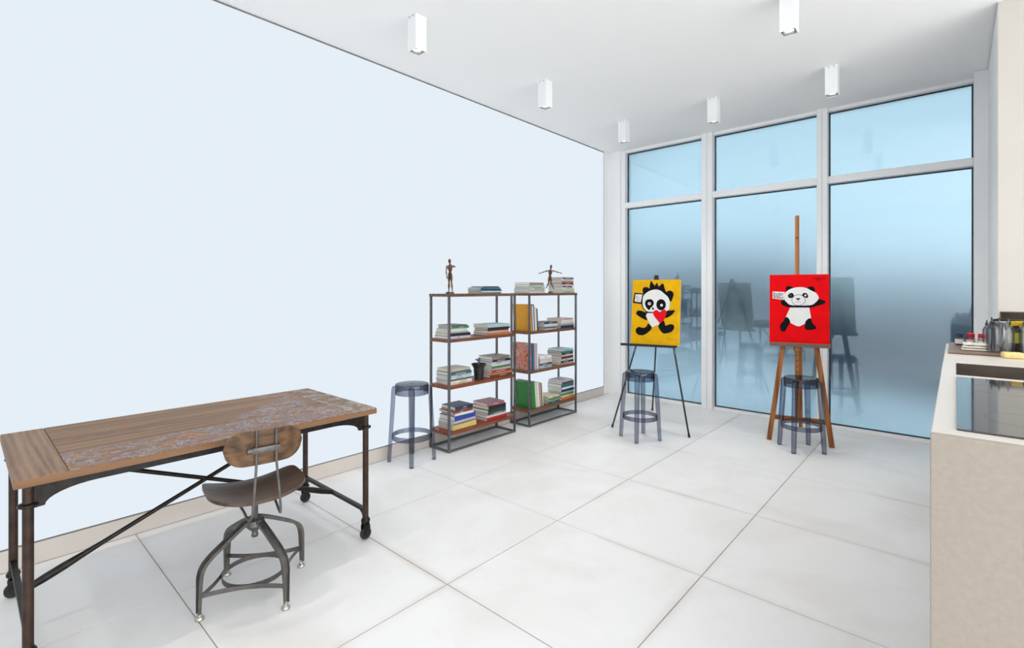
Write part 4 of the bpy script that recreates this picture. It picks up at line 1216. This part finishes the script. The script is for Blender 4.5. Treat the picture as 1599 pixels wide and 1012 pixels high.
def paint_bottle(x, y, cap, lab):
    r = thing('paint_bottle', lab, 'bottle', (x, y, BZ), group='small paint bottles')
    MB().lathe([(0.0, 0.0), (0.021, 0.0), (0.022, 0.003), (0.022, 0.052), (0.019, 0.056), (0.0, 0.056)], 20).build('bottle_body', 'clear_plastic', r)
    MB().lathe([(0.0, 0.002), (0.019, 0.002), (0.019, 0.046), (0.0, 0.046)], 18).build('paint', color_mat(cap), r)
    MB().lathe([(0.0222, 0.012), (0.0225, 0.012), (0.0225, 0.042), (0.0222, 0.042)], 20, close=True).build('paper_label', color_mat((224, 216, 206)), r)
    cp = MB().lathe([(0.0, 0.056), (0.019, 0.056), (0.020, 0.058), (0.020, 0.080), (0.017, 0.083), (0.0, 0.083)], 20).build('cap', color_mat(cap), r)
    return r
paint_bottle(0.018, 4.33, (30, 42, 76), 'small paint bottle with navy blue cap on the wooden board')
paint_bottle(0.071, 4.32, (190, 22, 40), 'small paint bottle with red cap between two other bottles')
paint_bottle(0.124, 4.30, (206, 36, 52), 'small paint bottle with red cap nearest the brush jars')

# folded cloth
cm = MB()
nu, nv = 14, 8
for layer in range(3):
    top, bot = [], []
    for i in range(nu + 1):
        for j in range(nv + 1):
            u, v = -1 + 2 * i / nu, -1 + 2 * j / nv
            wob = 0.003 * math.sin(5 * u + layer * 2 + v * 2) + 0.002 * math.sin(9 * u - 3 * v)
            x, y = u * (0.062 - layer * 0.003), v * (0.05 - layer * 0.003)
            e = max(abs(u), abs(v)) ** 6
            z0 = layer * 0.015
            top.append((x, y, z0 + 0.014 - e * 0.005 + wob * (layer / 2)))
            bot.append((x, y, z0 + e * 0.004))
    N = (nv + 1)
    fs = [(i * N + j, (i + 1) * N + j, (i + 1) * N + j + 1, i * N + j + 1) for i in range(nu) for j in range(nv)]
    o_ = len(top)
    rim = [(0, j) for j in range(nv)] + [(i, nv) for i in range(nu)] + [(nu, j) for j in range(nv, 0, -1)] + [(i, 0) for i in range(nu, 0, -1)]
    idx = [i * N + j for i, j in rim]
    fs2 = fs + [tuple(q + o_ for q in f) for f in fs] + [(idx[k], idx[(k + 1) % len(idx)], idx[(k + 1) % len(idx)] + o_, idx[k] + o_) for k in range(len(idx))]
    cm.add(top + bot, fs2)
plain('cloth_white', (236, 230, 220), 0.9, var=0.04, nscale=60, bump=0.3)
tag(cm.build('folded_cloth', 'cloth_white', loc=(0.088, 4.03, BZ)), 'folded white cloth in front of the paint bottles', 'cloth')

def jar(x, y, r, h, lab, brushes, seed):
    root = thing('brush_jar', lab, 'jar', (x, y, BZ), group='glass brush jars')
    MB().lathe([(0.0, 0.0), (r * 0.92, 0.0), (r, 0.008), (r, h * 0.74), (r * 0.86, h * 0.84), (r * 0.72, h * 0.88), (r * 0.74, h * 0.90), (r * 0.74, h), (r * 0.69, h),
                (r * 0.68, h * 0.89), (r * 0.82, h * 0.83), (r * 0.955, h * 0.73), (r * 0.955, 0.010), (0.0, 0.008)], 32).build('jar_body', 'jar_glass', root)
    for k in (0.915, 0.95):
        MB().lathe([(r * 0.735, h * k), (r * 0.77, h * (k + 0.008)), (r * 0.735, h * (k + 0.016))], 28).build('screw_thread', 'jar_glass', root)
    g = random.Random(seed)
    for cn_, cnt in brushes:
        for q in range(cnt):
            a = g.uniform(0, 2 * PI)
            r0 = r * 0.62 * math.sqrt(g.random())
            bx, by = r0 * math.cos(a), r0 * math.sin(a)
            a2 = a + g.uniform(-0.8, 0.8)
            tx, ty = r * 0.58 * math.cos(a2), r * 0.58 * math.sin(a2)
            L = h * g.uniform(0.80, 0.98)
            b_ = tag(MB().tube([(0, 0, 0), ((tx - bx) * 0.6, (ty - by) * 0.6, L * 0.6), (tx - bx, ty - by, L)], [0.0025, 0.004, 0.003], 7).build('paint_brush', color_mat(C[cn_]), loc=(x + bx, y + by, BZ + 0.012)),
                     'paint brush with %s handle standing in the %s' % (cn_, lab.split(',')[0]), 'brush', 'brushes in the %s' % lab.split(',')[0])
            MB().tube([((tx - bx) * 0.86, (ty - by) * 0.86, L * 0.86), (tx - bx, ty - by, L * 1.0)], [0.0042, 0.0046], 8).build('ferrule', 'steel_grey', b_)
            MB().tube([(tx - bx, ty - by, L), ((tx - bx) * 1.03, (ty - by) * 1.03, L + 0.016)], [0.0046, 0.0015], 8).build('bristles', 'matt_black', b_)
jar(0.166, 4.150, 0.046, 0.160, 'smaller glass jar, left of the dark brush jar', [('light grey', 3), ('white', 2)], 1)
jar(0.190, 3.995, 0.060, 0.178, 'dark brush jar, packed full of black brushes', [('black', 9), ('dark grey', 6)], 2)
jar(0.330, 4.060, 0.062, 0.178, 'sparse brush jar, glass, at the right picture edge with slanting brushes', [('black', 4), ('grey', 3), ('light grey', 3)], 3)
# yellow-labelled bottle between the jars
yb = thing('glue_bottle', 'slim bottle with yellow cap and label between the brush jars', 'bottle', (0.262, 4.120, BZ))
MB().lathe([(0.0, 0.0), (0.026, 0.0), (0.028, 0.004), (0.028, 0.120), (0.018, 0.140), (0.014, 0.150), (0.0, 0.150)], 20).build('bottle_body', color_mat((60, 56, 40)), yb)
MB().lathe([(0.0282, 0.050), (0.0286, 0.050), (0.0286, 0.110), (0.0282, 0.110)], 20, close=True).build('paper_label', color_mat((200, 196, 60)), yb)
MB().lathe([(0.0, 0.150), (0.030, 0.150), (0.032, 0.154), (0.032, 0.182), (0.029, 0.186), (0.0, 0.186)], 20).build('cap', color_mat((232, 190, 30)), yb)
# long handled tool lying over the jar mouths
plain('sponge', (232, 206, 140), 0.9, var=0.1, nscale=60, bump=0.6)
tag(MB().tube([(-0.10, -0.02, 0.0), (-0.085, -0.015, 0.001), (0.02, 0.005, 0.002), (0.12, 0.03, 0.002)], [0.006, 0.008, 0.004, 0.004], 8).build('palette_knife', 'matt_black', loc=(0.262, 4.03, BZ + 0.1845)), 'thin black tool lying across the brush jar mouths', 'tool')
tag(MB().bbox((-0.042, -0.030, 0), (0.042, 0.030, 0.032), 0.008, 3).build('sponge', 'sponge', loc=(0.228, 3.795, KZ + 0.0005), rz=0.15), 'pale yellow sponge lying in front of the brush jars', 'sponge')
# socket plate on the beige wall
ou = thing('socket_plate', 'dark bronze socket plate on the beige wall above the jars', 'socket', (0.286, 4.560, 1.272))
MB().bbox((-0.070, -0.006, -0.026), (0.070, 0.0, 0.026), 0.003, 1).build('cover_plate', 'brass', ou, smooth=False)
MB().bbox((-0.064, -0.0075, -0.020), (0.064, -0.005, 0.020), 0.002, 1).build('socket_insert', 'matt_black', ou)
for s in (-1, 1):
    MB().bbox((s * 0.031 - 0.020, -0.009, -0.013), (s * 0.031 + 0.020, -0.007, 0.013), 0.002, 1).build('outlet', 'iron_rust', ou)
